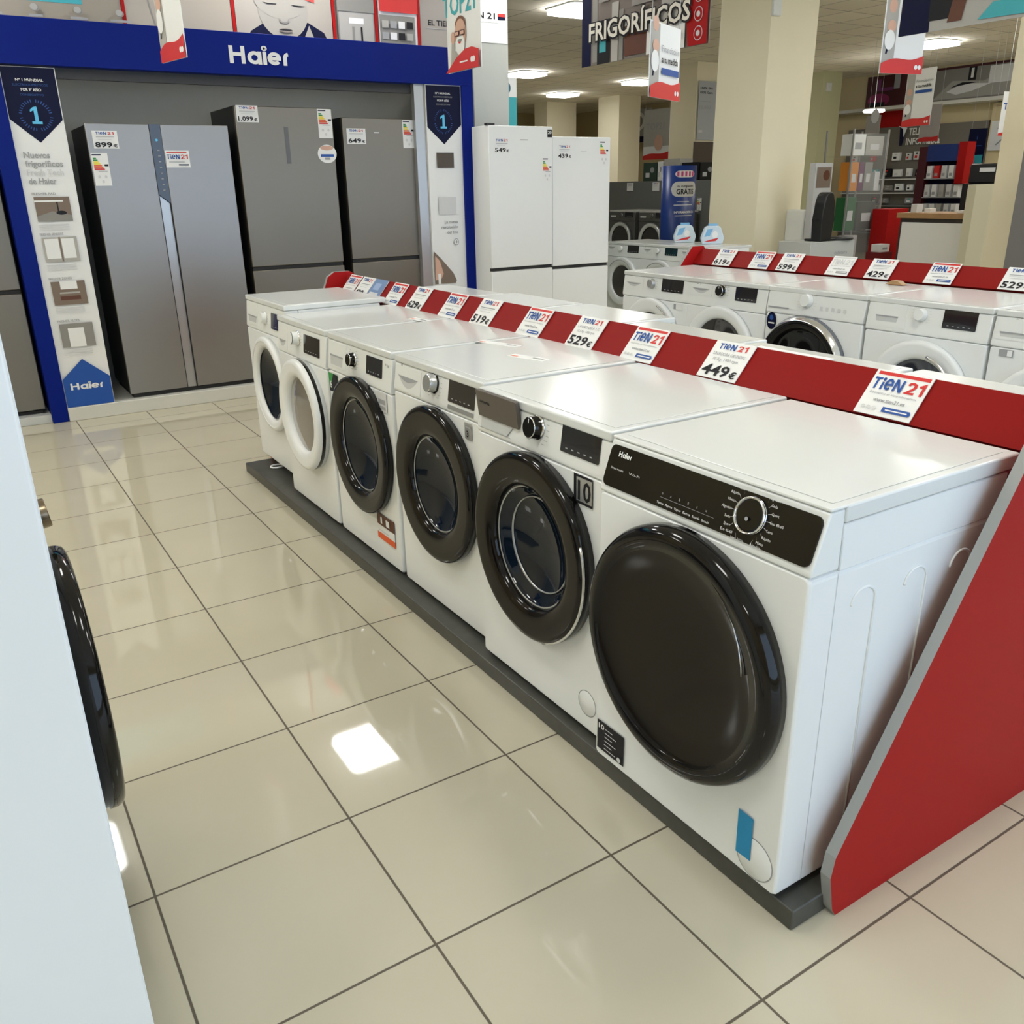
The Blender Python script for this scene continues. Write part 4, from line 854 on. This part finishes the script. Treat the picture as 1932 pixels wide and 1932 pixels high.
m.art(fb, sh, .004, .0012); strings(m, fb, .1, Wb-.1, Hb)
m.build('category_banner', label='large hanging banner lettered FRIGORÍFICOS with a red right end', cat='banner')
m = M(); fb = Fr((3.5, 2.475, 2.16), (0, -1, 0), (0, 0, 1))
m.prism(fb, [(0, 0), (1.42, 0), (1.42, .95), (0, .95)], -.003, .003, PGSK)
m.art(fb, [('p', [(0, 0), (.18, 0), (.16, .95), (.02, .95)], PNAVY), ('r', .17, .05, .30, .95, PBLK), ('p', [(.28, .03), (.36, .03), (.38, .15), (.30, .14)], PBRN), ('p', [(.17, .15), (.7, .13), (.7, .2), (.2, .25)], MAROON), ('p', [(.45, .02), (1.42, -.0), (1.42, .08), (.52, .09)], PTEAL), ('p', [(.40, .2), (.62, .19), (.7, .5), (.4, .5)], SKIN), ('r', .7, .25, 1.3, .8, PGSH)], .004, .0012)
strings(m, fb, .1, 1.3, .95); m.build('category_banner', label='large hanging banner with a navy left edge at the top right corner', cat='banner')

# ------------------------------------------------------------------ columns
def column(name, x0, x1, y0, y1, m_=CREAM): return M().box((x0, y0, 0), (x1, y1, CH), m_).build(name, kind='structure')
column('wall_column_main', 6.33, 7.03, 6.0, 6.70)
column('wall_column_right', 7.75, 7.92, 3.98, 4.25, CREAM)
column('wall_column_second', 13.9, 14.45, 11.5, 12.0, mat('pale_green_cream', srgb(205, 205, 165), .7))
column('wall_column_third', 10.6, 11.2, 11.5, 12.15)
column('wall_column_fourth', 13.1, 13.75, 16.7, 17.5)
column('wall_column_fifth', 12.44, 13.35, 18.74, 19.3)
M().box((10.59, 11.48, 0), (11.21, 11.499, 2.12), DKBR).build('trim_2', kind='structure')
fc = Fr((10.63, 11.48, 2.15), (1, 0, 0), (0, 0, 1)); m = M(); m.prism(fc, [(0, 0), (.5, 0), (.5, .95), (0, .95)], .001, .012, mat('poster_cool_white', srgb(175, 180, 185), .4))
m.art(fc, [('t', '100% Efic', .03, .82, .035, PBLK, 'L', .3), ('t', '100% Gara', .03, .75, .035, PBLK, 'L', .3), ('t', '10.000', .03, .50, .06, PGREY, 'L', .26, False), ('r', .03, .62, .30, .625, PGREY), ('r', .03, .12, .12, .16, PLG)], .014)
m.build('column_poster', label='pale grey poster above the dark panel behind the main cream column', cat='poster')
# small projecting lamp bracket on main column
M().box((6.32, 5.955, 2.98), (6.43, 6.0, 3.14), ENAM2, .01).build('sensor', label='small white sensor high on the main cream column', cat='sensor')
M().box((13.98, 11.46, 3.05), (14.12, 11.5, 3.2), ENAM2, .01).build('sensor', label='small white sensor high on the greenish far column', cat='sensor')

# ------------------------------------------------------------------ back of the shop, left part
M().box((3.72, 7.0, 0), (3.93, 7.2, 2.42), PTEAL).build('teal_totem', label='teal promotional panel just right of the grey column', cat='panel')
tt = bpy.data.objects['teal_totem']; m = M(); fc = Fr((3.72, 7.0, 0), (1, 0, 0), (0, 0, 1))
m.art(fc, [('r', 0, 2.25, .21, 2.42, WHITE), ('e', .08, 2.33, .06, .06, mat('print_dark_teal', srgb(20, 95, 110), .5)), ('p', [(.0, 1.9), (.05, 2.0), (.08, 2.1), (.0, 2.15)], PNAVY)], .002); m.build('print', tt)
gg = dict(body=GREYM, pan=GREYM, top=mat('pale_lid', (.45, .45, .42), .4), drawer=dict(k='box', r=(.03, .16, .755, .78)), dial=dict(u=.28, v=.785, r=.024, m=GREYM, rim=SILV, ticks=3), display=(.36, .55, .755, .828), zp=.70,
          door=dict(k='ring', u=.3, v=.44, R=.25, ri=.19, rim=SILV, face=GRYP, th=.05, flat=True, glass=MATS['dark_window']))
a = washer('graphite washing machine in the far row beside the white refrigerator', (7.5, 9.98, .22), RZ_W, gg, group='graphite washing machines in the far row')
b = copy_tree(a); b.location = (7.5, 9.30, .22); b['label'] = 'graphite washing machine in the far row beside the blue totem'
m = M(); m.box((7.48, 8.2, 0), (8.145, 11.2, .22), GPAN); m.build('far_plinth', label='grey plinth under the graphite washing machines', cat='plinth')
t = thing('wall_unit', 'long grey wall panel above the graphite washing machines', 'wall panel', (8.15, 8.2, 0))
m = M(); m.box((0, 0, .0), (.03, 2.9, 1.45), GPAN); m.box((0, 0, 1.45), (.45, 2.9, 1.47), GPAN); m.box((-.002, .85, .22), (0, .86, 1.45), DGREY); m.build('panel', t)
for i, (y, lb) in enumerate(((10.35, 'leftmost'), (9.75, 'middle'), (9.0, 'rightmost'))):
    fr = Fr((8.14, y, 1.33), (0, -1, 0), (0, 0, 1)); m = M(); m.prism(fr, [(0, 0), (.15, 0), (.15, .12), (0, .12)], 0, .004, WHITE); m.art(fr, pricecard(0, 0, .15, .12, None, None, False), .005)
    m.build('price_sign', label='small white price card on the grey panel, %s of three' % lb, cat='sign', group='price cards on the grey panel')
fr = Fr((8.14, 8.78, 1.06), (0, -1, 0), (0, 0, 1)); m = M(); m.prism(fr, [(0, 0), (.09, 0), (.09, .17), (0, .17)], 0, .004, WHITE); m.art(fr, energy(0, 0, .09, .17), .005); m.build('energy_card', label='tall white energy card hanging on the grey panel beside the totem', cat='card')
xs = [(10.05, .30, .26, mat('box_dark_green', srgb(50, 70, 60), .5), 'dark green'), (9.72, .10, .27, WHITE, 'narrow white'), (9.58, .34, .30, PGSK, 'grey'), (9.2, .34, .24, PBLK, 'black'), (8.82, .28, .23, mat('box_charcoal', srgb(40, 40, 40), .5), 'charcoal')]
for y, wd, h, mm, nm in xs:
    m = M(); m.box((8.2, y-wd, 1.47), (8.45, y, 1.47+h), mm, .004); fr = Fr((8.199, y, 1.47), (0, -1, 0), (0, 0, 1)); m.art(fr, [('r', wd*.2, h*.2, wd*.5, h*.45, PLG), ('e', wd*.7, h*.6, wd*.15, h*.15, PGREY)], .001)
    m.build('product_box', label=nm+' product box standing on the grey wall panel', cat='box', group='boxes on the grey wall panel')
# totem
t = thing('totem', 'blue cylindrical totem lettered GRATIS beside the graphite machines', 'totem', (7.05, 8.0, 0))
tb = mat('totem_blue', srgb(18, 50, 120), .35); m = M(); m.lathe(Fr((0, 0, 0), (1, 0, 0), (0, 1, 0)), [(.0, 0), (.25, 0), (.25, 1.64), (0, 1.64)], tb, 40, su=1, sv=.7); m.build('tube', t)
def curved_text(m, s, z, h, mm, wd):    # text wrapped round the totem
    vs, fs, x0, x1, y0, y1 = glyphs(s, True); sx = wd/(x1-x0); sy = h/.72; out = []
    for x, y in vs:
        u = ((x-x0)*sx-wd/2); a = -PI/2-.15+u/.235; out.append((.252*math.cos(a), .252*.7*math.sin(a), z+y*sy))
    m.add(out, fs, mm)
m = M()
def patch(m, u0, u1, z0, z1, mm, rr=.2515, rnd=False):
    n = 16; vs = []
    for i in range(n+1):
        u = u0+(u1-u0)*i/n; a = -PI/2-.15+u/.235; k = 0
        if rnd: e = min(i, n-i)/n*2; k = (1-math.sqrt(max(0, 1-(1-min(1, e*2))**2)))*(z1-z0)/2
        vs += [(rr*math.cos(a), rr*.7*math.sin(a), z0+k), (rr*math.cos(a), rr*.7*math.sin(a), z1-k)]
    m.add(vs, [(2*i, 2*i+2, 2*i+3, 2*i+1) for i in range(n)], mm)
patch(m, -.16, .14, 1.50, 1.58, WHITE, .2505, True); [patch(m, -.13+.055*i, -.10+.055*i, 1.51, 1.57, mat('print_magenta', srgb(200, 60, 130), .5), .2512) for i in range(5)]
patch(m, -.21, .20, 1.27, 1.45, PLG, .2505, True); curved_text(m, 'tu instalación', 1.385, .025, PBLK, .24); curved_text(m, 'GRÁTIS', 1.30, .065, PBLK, .26)
patch(m, -.12, .06, 1.205, 1.213, PLG, .2512); patch(m, -.16, .12, 1.165, 1.175, PLG, .2512); curved_text(m, 'INFORMACIÓN EN', 1.07, .028, WHITE, .30); patch(m, -.14, .12, 1.035, 1.045, PLG, .2512)
m.build('print', t)
# posters and banners in the depth, left part
def deep_banner(name, label, x0, y, x1, z0, z1, shapes, base=WHITE, cat='banner', face='-Y'):
    if face == '-Y': fr = Fr((x0, y, z0), (1, 0, 0), (0, 0, 1)); w_ = x1-x0
    else: fr = Fr((x0, y, z0), (0, -1, 0), (0, 0, 1)); w_ = x1
    m = M(); m.prism(fr, [(0, 0), (w_, 0), (w_, z1-z0), (0, z1-z0)], -.004, 0, base)
    sh = shapes(w_, z1-z0) if callable(shapes) else shapes
    m.art(fr, sh, .002, .0015); ob = m.build(name, label=label, cat=cat)
    if x0 < 15: m2_ = M(); strings(m2_, fr, .03, w_-.03, z1-z0); m2_.build('banner_cord', ob)
    return ob
deep_banner('hanging_banner', 'small grey banner with a red foot between the far cream columns', 9.0, 11.0, .62, 1.80, 2.55, lambda w_, h: [('r', 0, .2, w_, h, PGSK), ('t', 'TOP21', w_*.1, .45, .10, PGREY, 'L', w_*.7), ('e', w_*.6, .25, .1, .12, SKIN), wave(w_, .12)], face='-X')
deep_banner('far_poster', 'dark poster with a white appliance between two far columns, above the 439 refrigerator', 14.9, 19.2, 1.6, 2.45, 3.25, [('r', 0, .5, 1.6, .65, MAROON), ('e', 1.1, .5, .26, .22, WHITE), ('e', 1.1, .5, .16, .14, PGSH), ('r', 0, .18, 1.0, .45, WHITE), ('r', 0, 0, 1.6, .14, PNAVY)], PGREY, 'poster', '-X')
deep_banner('far_poster', 'far dark poster with kettle picture, left of the pale cream column', 14.0, 14.9, 1.5, 2.35, 3.15, [('r', .1, .45, .45, .8, WHITE), ('r', .2, .5, .35, .75, PGREY), ('e', .9, .55, .30, .25, PBLK), ('r', .0, .0, .5, .35, MAROON), ('e', .9, .12, .12, .10, PGREY), ('e', 1.25, .12, .12, .10, PGREY)], mat('poster_charcoal', srgb(62, 56, 52), .5), 'poster', '-X')
M().box((13.98, 13.2, 2.22), (14.3, 15.2, 2.26), PLW).build('wall_shelf', label='long pale shelf under the kettle poster', cat='shelf')
M().box((14.1, 12.6, 0), (14.25, 15.2, 2.2), mat('warm_wall', srgb(190, 165, 125), .7)).build('wall_partition', kind='structure')

# ------------------------------------------------------------------ back of the shop, right part
EX = 15.4
def east(name, label, y, w_, z0, z1, shapes, base, cat, x=EX-.03): return deep_banner(name, label, x, y, w_, z0, z1, shapes, base, cat, '-X')
east('wall_poster', 'maroon and purple poster behind the small distant light', 11.60, .95, 2.80, 3.36, [('r', .25, .28, .32, .5, mat('print_purple', srgb(110, 45, 100), .5)), ('r', .25, .28, .60, .34, MATS['print_purple']), ('e', .3, .12, .25, .12, mat('print_plum', srgb(140, 35, 90), .5)), ('r', .1, .0, .45, .08, PBLK), ('r', .62, .3, .75, .56, PGREY)], MAROON, 'poster')
east('wall_poster', 'wide kitchen photograph in a dark red frame at the back right', 10.35, 2.1, 2.72, 3.36, [('r', .22, .06, 1.9, .60, PGSH), ('p', [(.24, .1), (.6, .4), (1.2, .35), (1.7, .5), (1.9, .1)], PGSK), ('p', [(.5, .22), (.8, .34), (1.35, .30), (1.0, .20), (.7, .16)], WHITE), ('p', [(.55, .28), (.8, .36), (1.1, .34), (.7, .30)], PBLK), ('r', .9, .38, 1.05, .6, PBLK), ('r', .95, .42, 1.0, .58, WHITE), ('r', 1.3, .3, 1.75, .58, WHITE)], MAROON, 'poster')
M().box((14.95, 7.6, 2.70), (15.4, 12.3, 2.76), PLW).build('wall_shelf', label='long pale ledge under the posters on the far right wall', cat='shelf')
M().box((15.33, 8.9, 0), (15.39, 11.9, 2.40), SLAT).build('slatwall', label='grey slatwall full of hanging products at the far right', cat='slatwall')
east('wall_panel', 'plain red panel left of the TELE INFORMATICA lettering', 11.35, .75, 2.40, 2.70, [], RED, 'panel', 15.36)
m = M(); fr = Fr((15.30, 10.62, 2.15), (0, -1, 0), (0, 0, 1)); m.text(fr, 'TELE', .16, .08, .13, WHITE, .26, .02); m.text(fr, 'INFOrmatica', .12, -.09, .12, WHITE, .72, .02)
m.add([fr.p(-.02, -.1, .02), fr.p(.04, -.1, .02), fr.p(.1, .28, .02), fr.p(-.05, .28, .02)], [(0, 1, 2, 3)], PNAVY); m.add([fr.p(-.08, .26, .03), fr.p(.12, .22, .03), fr.p(.06, .05, .03), fr.p(.03, .2, .03)], [(0, 1, 2, 3)], WHITE)
m.build('wall_lettering', label='white TELE INFORMATICA lettering on the slatwall', cat='lettering')
rows = [(1.78, .17, 'accessory_pack'), (1.48, .16, 'accessory_pack'), (1.22, .12, 'accessory_pack'), (.98, .12, 'accessory_pack'), (.72, .12, 'accessory_pack'), (.45, .12, 'accessory_pack')]
cols_ = [WHITE, PGSK, PLG, PGREY, PBLK, PTEAL, PRED, WHITE, PGSH]
nm = ['white', 'pale grey', 'light grey', 'grey', 'black', 'teal', 'red', 'white', 'warm grey']
ordn = ['top', 'second', 'third', 'fourth', 'fifth', 'lowest']
for r, (z, h, n_) in enumerate(rows):
    y = 11.7
    k = 0
    while y > 9.2:
        wd = random.uniform(.10, .22); i = random.randrange(9)
        if random.random() < .8:
            m = M(); hh = h*random.uniform(.7, 1.05); m.box((15.26, y-wd, z), (15.32, y, z+hh), cols_[i], .003)
            fr = Fr((15.26, y, z), (0, -1, 0), (0, 0, 1)); m.art(fr, [('r', wd*.2, hh*.2, wd*.6, hh*.5, cols_[(i+4) % 9]), ('e', wd*.5, hh*.75, wd*.2, hh*.1, cols_[(i+2) % 9])], .002)
            m.build(n_, label='small blister pack in the %s row of the far grey slatwall' % ordn[r], cat='package', group='packs in the %s slatwall row' % ordn[r])
        y -= wd+random.uniform(.05, .14)
for j, z in enumerate((1.42, 1.16, .92, .66, .39)):
    M().box((15.15, 9.1, z), (15.335, 11.8, z+.02), (PLG, PLG, GPAN, GPAN, GPAN)[j]).build('shelf_board', label='thin shelf board on the far grey slatwall, %s' % ('topmost', 'second from the top', 'third from the top', 'fourth from the top', 'lowest')[j], cat='shelf')
# banners in the right depth
small_banner('grey shaded banner below the white and red one at the right', (8.03, 5.56), (7.96, 5.18), 1.965, 2.52, fin_art(), )
deep_banner('hanging_banner', 'pale banner overlapping the red one above the product display', 11.6, 7.75, .32, 1.95, 2.45, lambda w_, h: [('t', '21', w_*.3, .2, .08, PGREY, 'L', None), wave(w_, .08)], mat('banner_pale', srgb(165, 160, 155), .5), face='-X')
small_banner('pale banner half hidden by the right cream column', (9.85, 5.52), (10.15, 5.44), 1.90, 2.38, lambda w_, h: [('t', 'TOP21', .02, h*.6, .07, PBLU, 'L', w_*1.0), ('e', w_*.7, .16, .06, .08, SKIN), wave(w_, .05)])
deep_banner('hanging_banner', 'small pale banner behind the glass cabinet', 11.2, 8.40, .25, 2.08, 2.34, lambda w_, h: [('t', '21', w_*.3, h*.45, .09, PGREY, 'L', None), ('e', w_*.6, .25, .07, .1, PLG)], mat('banner_pale2', srgb(160, 155, 148), .5), face='-X')
# glass cabinet with goods
gc_ = thing('glass_cabinet', 'tall glass cabinet with coloured boxes in front of the greenish column', 'display cabinet', (9.12, 7.0, 0))
m = M()
for x in (0, .72):
    for y in (0, .42): m.box((x, y, 0), (x+.02, y+.02, 2.05), SILV)
m.build('cabinet_frame', gc_)
for z in (.35, .78, 1.28, 1.72): M().box((.0, .0, z), (.74, .44, z+.012), GLASSC).build('glass_shelf', gc_)
M().box((.02, .0, .05), (.72, .006, 2.0), GLASSC).build('glass_pane', gc_)
def goods(name, label, x, y, z, w_, d, h, mm, grp=None):
    if grp: x += .17; d = min(d, .16)
    m = M(); m.box((x, y, z), (x+w_, y+d, z+h), mm, .004); fr = Fr((x, y, z), (1, 0, 0), (0, 0, 1)); m.art(fr, [('r', w_*.25, h*.3, w_*.75, h*.6, PLG if mm is not WHITE else PGREY)], .001); m.build(name, label=label, cat='box', group=grp)
GG = 'boxes in the glass cabinet'
goods('product_box', 'wide white box on the top shelf of the glass cabinet', 8.99, 7.05, 1.732, .28, .3, .26, WHITE, GG)
goods('product_box', 'pale grey box on the top shelf of the glass cabinet', 9.29, 7.05, 1.732, .36, .3, .24, PGSK, GG)
goods('product_box', 'orange box on the second shelf of the glass cabinet', 9.02, 7.05, 1.292, .17, .25, .36, mat('box_orange', srgb(205, 130, 40), .5), GG)
goods('product_box', 'purple box on the second shelf of the glass cabinet', 9.20, 7.05, 1.292, .11, .25, .36, mat('box_purple', srgb(100, 50, 90), .5), GG)
goods('product_box', 'grey box on the second shelf of the glass cabinet', 9.32, 7.05, 1.292, .16, .25, .36, PGSH, GG)
goods('product_box', 'small pale box at the right of the second glass shelf', 9.55, 7.05, 1.292, .10, .25, .24, PLG, GG)
goods('product_box', 'green box on the third shelf of the glass cabinet', 9.00, 7.05, .792, .22, .25, .42, mat('box_green', srgb(30, 95, 50), .5), GG)
goods('product_box', 'charcoal box on the third shelf of the glass cabinet', 9.26, 7.05, .792, .38, .25, .36, mat('box_smoke', srgb(62, 66, 62), .5), GG)
goods('product_box', 'tall white box on the lower shelf of the glass cabinet', 9.12, 7.05, .362, .20, .25, .36, PLG, GG)
M().box((9.62, 6.7, 0), (10.05, 6.95, 1.06), RED, .004).build('red_plinth', label='red display plinth right of the glass cabinet', cat='plinth')
goods('product_box', 'small white router box beside the red plinth', 9.42, 6.62, .52, .2, .14, .10, WHITE)
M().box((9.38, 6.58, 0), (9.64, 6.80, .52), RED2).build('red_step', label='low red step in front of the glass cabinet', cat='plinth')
# black coffee machine on a white box
cm = thing('coffee_machine', 'black coffee machine on a pale box, right of the main cream column', 'coffee machine', (6.15, 4.98, .87))
bk = mat('matt_black', (.006, .006, .007), .45)
m = M(); m.prism(F0.sub(0, 0, -.12), [(0, 0), (.16, 0), (.175, .20), (.16, .36), (.14, .44), (.11, .455), (.07, .455), (.035, .43), (.01, .36), (-.005, .20)], 0, .12, bk, bev=.012); m.build('body', cm)
m = M(); m.prism(F0.sub(0, 0, -.14), [(.12, .36), (.195, .37), (.205, .40), (.19, .42), (.13, .43)], 0, .08, bk, bev=.006); m.build('spout', cm)
m = M(); m.lathe(Fr((.36, .1, .0), (1, 0, 0), (0, 1, 0)), [(0, 0), (.16, 0), (.17, .012), (.16, .025), (0, .028)], bk, 30); m.box((.0, .0, 0), (.36, .2, .022), bk, .006); m.build('drip_tray', cm)
m = M(); m.lathe(Fr((-.005, .1, .20), (0, 1, 0), (0, 0, 1)), [(.022, 0), (.02, .02), (0, .022)], bk, 16); m.build('knob', cm)
m = M(); m.box((5.98, 4.95, .0), (6.64, 5.35, .868), mat('pale_box', srgb(180, 182, 178), .5), .004); m.art(Fr((5.98, 4.95, .0), (1, 0, 0), (0, 0, 1)), [('t', 'cafetera', .36, .74, .035, PGREY, 'L', .2)], .001); m.build('display_plinth', label='pale grey box under the black coffee machine', cat='box')
m = M(); m.box((6.52, 5.42, .0), (6.78, 5.50, 1.60), mat('display_white', srgb(190, 190, 188), .5), .003); m.art(Fr((6.52, 5.42, 0), (1, 0, 0), (0, 0, 1)), [('r', .02, 1.36, .24, 1.56, PSAND), ('e', .17, 1.48, .05, .05, PBRN), ('r', .04, 1.24, .2, 1.26, PGREY)], .002); m.build('product_board', label='tall white product board behind the black coffee machine', cat='display board')
t = thing('capsule_machine', 'small white coffee machine with black front behind the main column edge', 'coffee machine', (6.80, 5.75, .80))
m = M(); m.box((0, 0, 0), (.14, .25, .34), ENAM2, .02); m.build('body', t); m = M(); m.rbox(F0, .02, .10, .03, .31, 0, .012, bk, .03); m.build('front', t)
M().box((6.72, 5.7, 0), (7.00, 5.98, .80), ENAM2, .004).build('display_plinth', label='white pedestal behind the pale box, right of the main column', cat='box')
# counter
ct = thing('shop_counter', 'shop counter with white front panel and wooden top at the back right', 'counter', (9.0, 5.15, 0))
m = M(); m.box((.02, 0, 0), (.6, .95, .98), mat('counter_dark', (.035, .03, .028), .5)); m.build('body', ct)
m = M(); m.box((.0, .04, .1), (.02, .91, .93), WHITE); m.build('front_panel', ct, label='white front panel'); m = M(); m.box((-.02, -.03, .98), (.62, .98, 1.04), WOOD); m.build('worktop', ct, label='wooden worktop')
M().box((8.68, 4.98, 0), (9.32, 5.08, 1.36), mat('partition_cream', srgb(205, 200, 175), .6), .003).build('partition', label='cream partition panel between the counter and the right column', cat='partition')
for i, (x, y, s_) in enumerate(((9.1, 5.95, .10), (9.15, 5.80, .05), (9.1, 5.35, .03))): M().box((x, y, 1.041), (x+.12, y+.08, 1.04+s_), (PLG, WHITE, WHITE)[i], .003).build('desk_item', label=('small grey holder at the left end of the wooden counter', 'low white block beside the grey holder on the counter', 'thin white papers at the right end of the counter')[i], cat='desk item')
# blue and red product display behind the counter
bd = thing('product_display', 'blue and red product display with rows of packs behind the counter', 'display stand', (11.2, 7.22, 0), RZ_W)
m = M(); m.box((0, .0, .0), (.58, .06, 1.88), PNAVY); m.build('back_panel', bd); M().box((-.13, -.12, .0), (-.0, .06, 1.86), MAROON).build('side_panel', bd); M().box((.48, -.14, 1.36), (.60, .06, 1.90), RED).build('side_panel', bd)
M().box((.0, -.12, 1.66), (.48, .0, 1.88), mat('display_blue', srgb(25, 50, 115), .5)).build('header', bd)
for z in (1.42, 1.17, .93, .70): M().box((.0, -.12, z), (.58, .0, z+.012), PGREY).build('shelf', bd)
for r, z in enumerate((1.432, 1.182, .942, .712)):
    for k in range(4 if r == 0 else 5):
        w_ = .075; y = 7.22-.02-.112*k; mm = [WHITE, PRED, PLG, WHITE][k] if r == 0 else ([PLG, WHITE, PGSK][k % 3] if r < 3 else MAROON)
        m = M(); m.box((11.09, y-w_, z), (11.18, y, z+(.17 if r != 2 else .15)), mm, .004); m.art(Fr((11.09, y, z), (0, -1, 0), (0, 0, 1)), [('r', .015, .03, .06, .07, PGREY)], .001)
        m.build('product_pack', label='pack %s from the left in the %s row of the blue and red display' % (('first', 'second', 'third', 'fourth', 'fifth')[k], ('top', 'second', 'third', 'lowest')[r]), cat='package', group='packs in the blue and red display')
deep_banner('roll_up', 'dark navy poster right of the blue and red display', 11.6, 6.95, .26, 1.62, 2.08, lambda w_, h: [('t', 'i', w_*.5, h*.7, .05, PBLU, 'C', None), ('r', w_*.2, h*.5, w_*.8, h*.52, PBLU), ('r', w_*.3, .0, w_*.95, h*.25, PTEAL)], PNAVY, 'poster', '-X')
deep_banner('wall_poster', 'white poster with a small drone drawing near the right cream column', 12.2, 7.0, .5, 1.80, 2.20, lambda w_, h: [('e', w_*.5, h*.55, .02, .03, PGREY), ('p', [(.1, .08), (.12, .07), (.4, .3), (.38, .31)], PGREY), ('p', [(.4, .08), (.38, .07), (.1, .3), (.12, .31)], PGREY)], WHITE, 'poster', '-X')
m = M(); m.box((10.4, 5.55, 0), (10.8, 6.20, 1.36), mat('cabinet_black', (.012, .012, .012), .3), .004); m.box((10.42, 5.6, 1.36), (10.8, 6.15, 1.60), mat('printer_black', (.02, .02, .02), .25), .02); m.box((10.405, 5.8, 1.50), (10.42, 6.0, 1.55), PLG); m.build('printer', label='black printer on a dark cabinet behind the cream partition', cat='printer')
M().box((12.25, 6.2, 0), (12.35, 9.0, 2.5), CREAM2).build('wall_partition_right', kind='structure') if False else None
M().box((15.30, 8.0, 1.9), (15.38, 8.85, 2.68), CREAM2).build('wall_patch', kind='structure')
# grey refrigerator at the right edge
combi('dark grey refrigerator at the right edge beside the cream column', 6.90, 2.95, 0, .60, 2.12, .75, mat('edge_grey', srgb(108, 106, 104), .4), [], None, MATS['edge_grey'], .6)
# red slice between main and greenish columns
deep_banner('wall_poster', 'tall red poster seen between the main and greenish columns', 15.3, 14.2, 1.3, 2.05, 3.1, [('e', .5, .45, .12, .15, PRED), ('r', .2, 0, .9, .12, PORG), ('r', .0, .7, .3, 1.0, WHITE)], mat('poster_deep_red', srgb(110, 20, 20), .5), 'poster', '-X')
for r, z in enumerate((.5, .85, 1.2, 1.55)):
    M().box((14.9, 12.5, z-.02), (15.51, 15.0, z), GPAN).build('shelf_board', label='dark shelf behind the greenish column, %s' % ('lowest', 'second from below', 'third from below', 'highest')[r], cat='shelf')
    y = 14.9
    while y > 12.7:
        wd = random.uniform(.12, .3); mm = random.choice([PGREY, PBLK, PBRN, PLG, PSAND, DGREY]); h = random.uniform(.12, .26)
        M().box((14.95, y-wd, z), (15.25, y, z+h), mm, .01).build('shelf_item', label='small appliance on the %s dark shelf behind the greenish column' % ('lowest', 'second lowest', 'third lowest', 'highest')[r], cat='appliance', group='items on the %s dark shelf' % ('lowest', 'second', 'third', 'highest')[r])
        y -= wd+.08
bpy.context.view_layer.update()
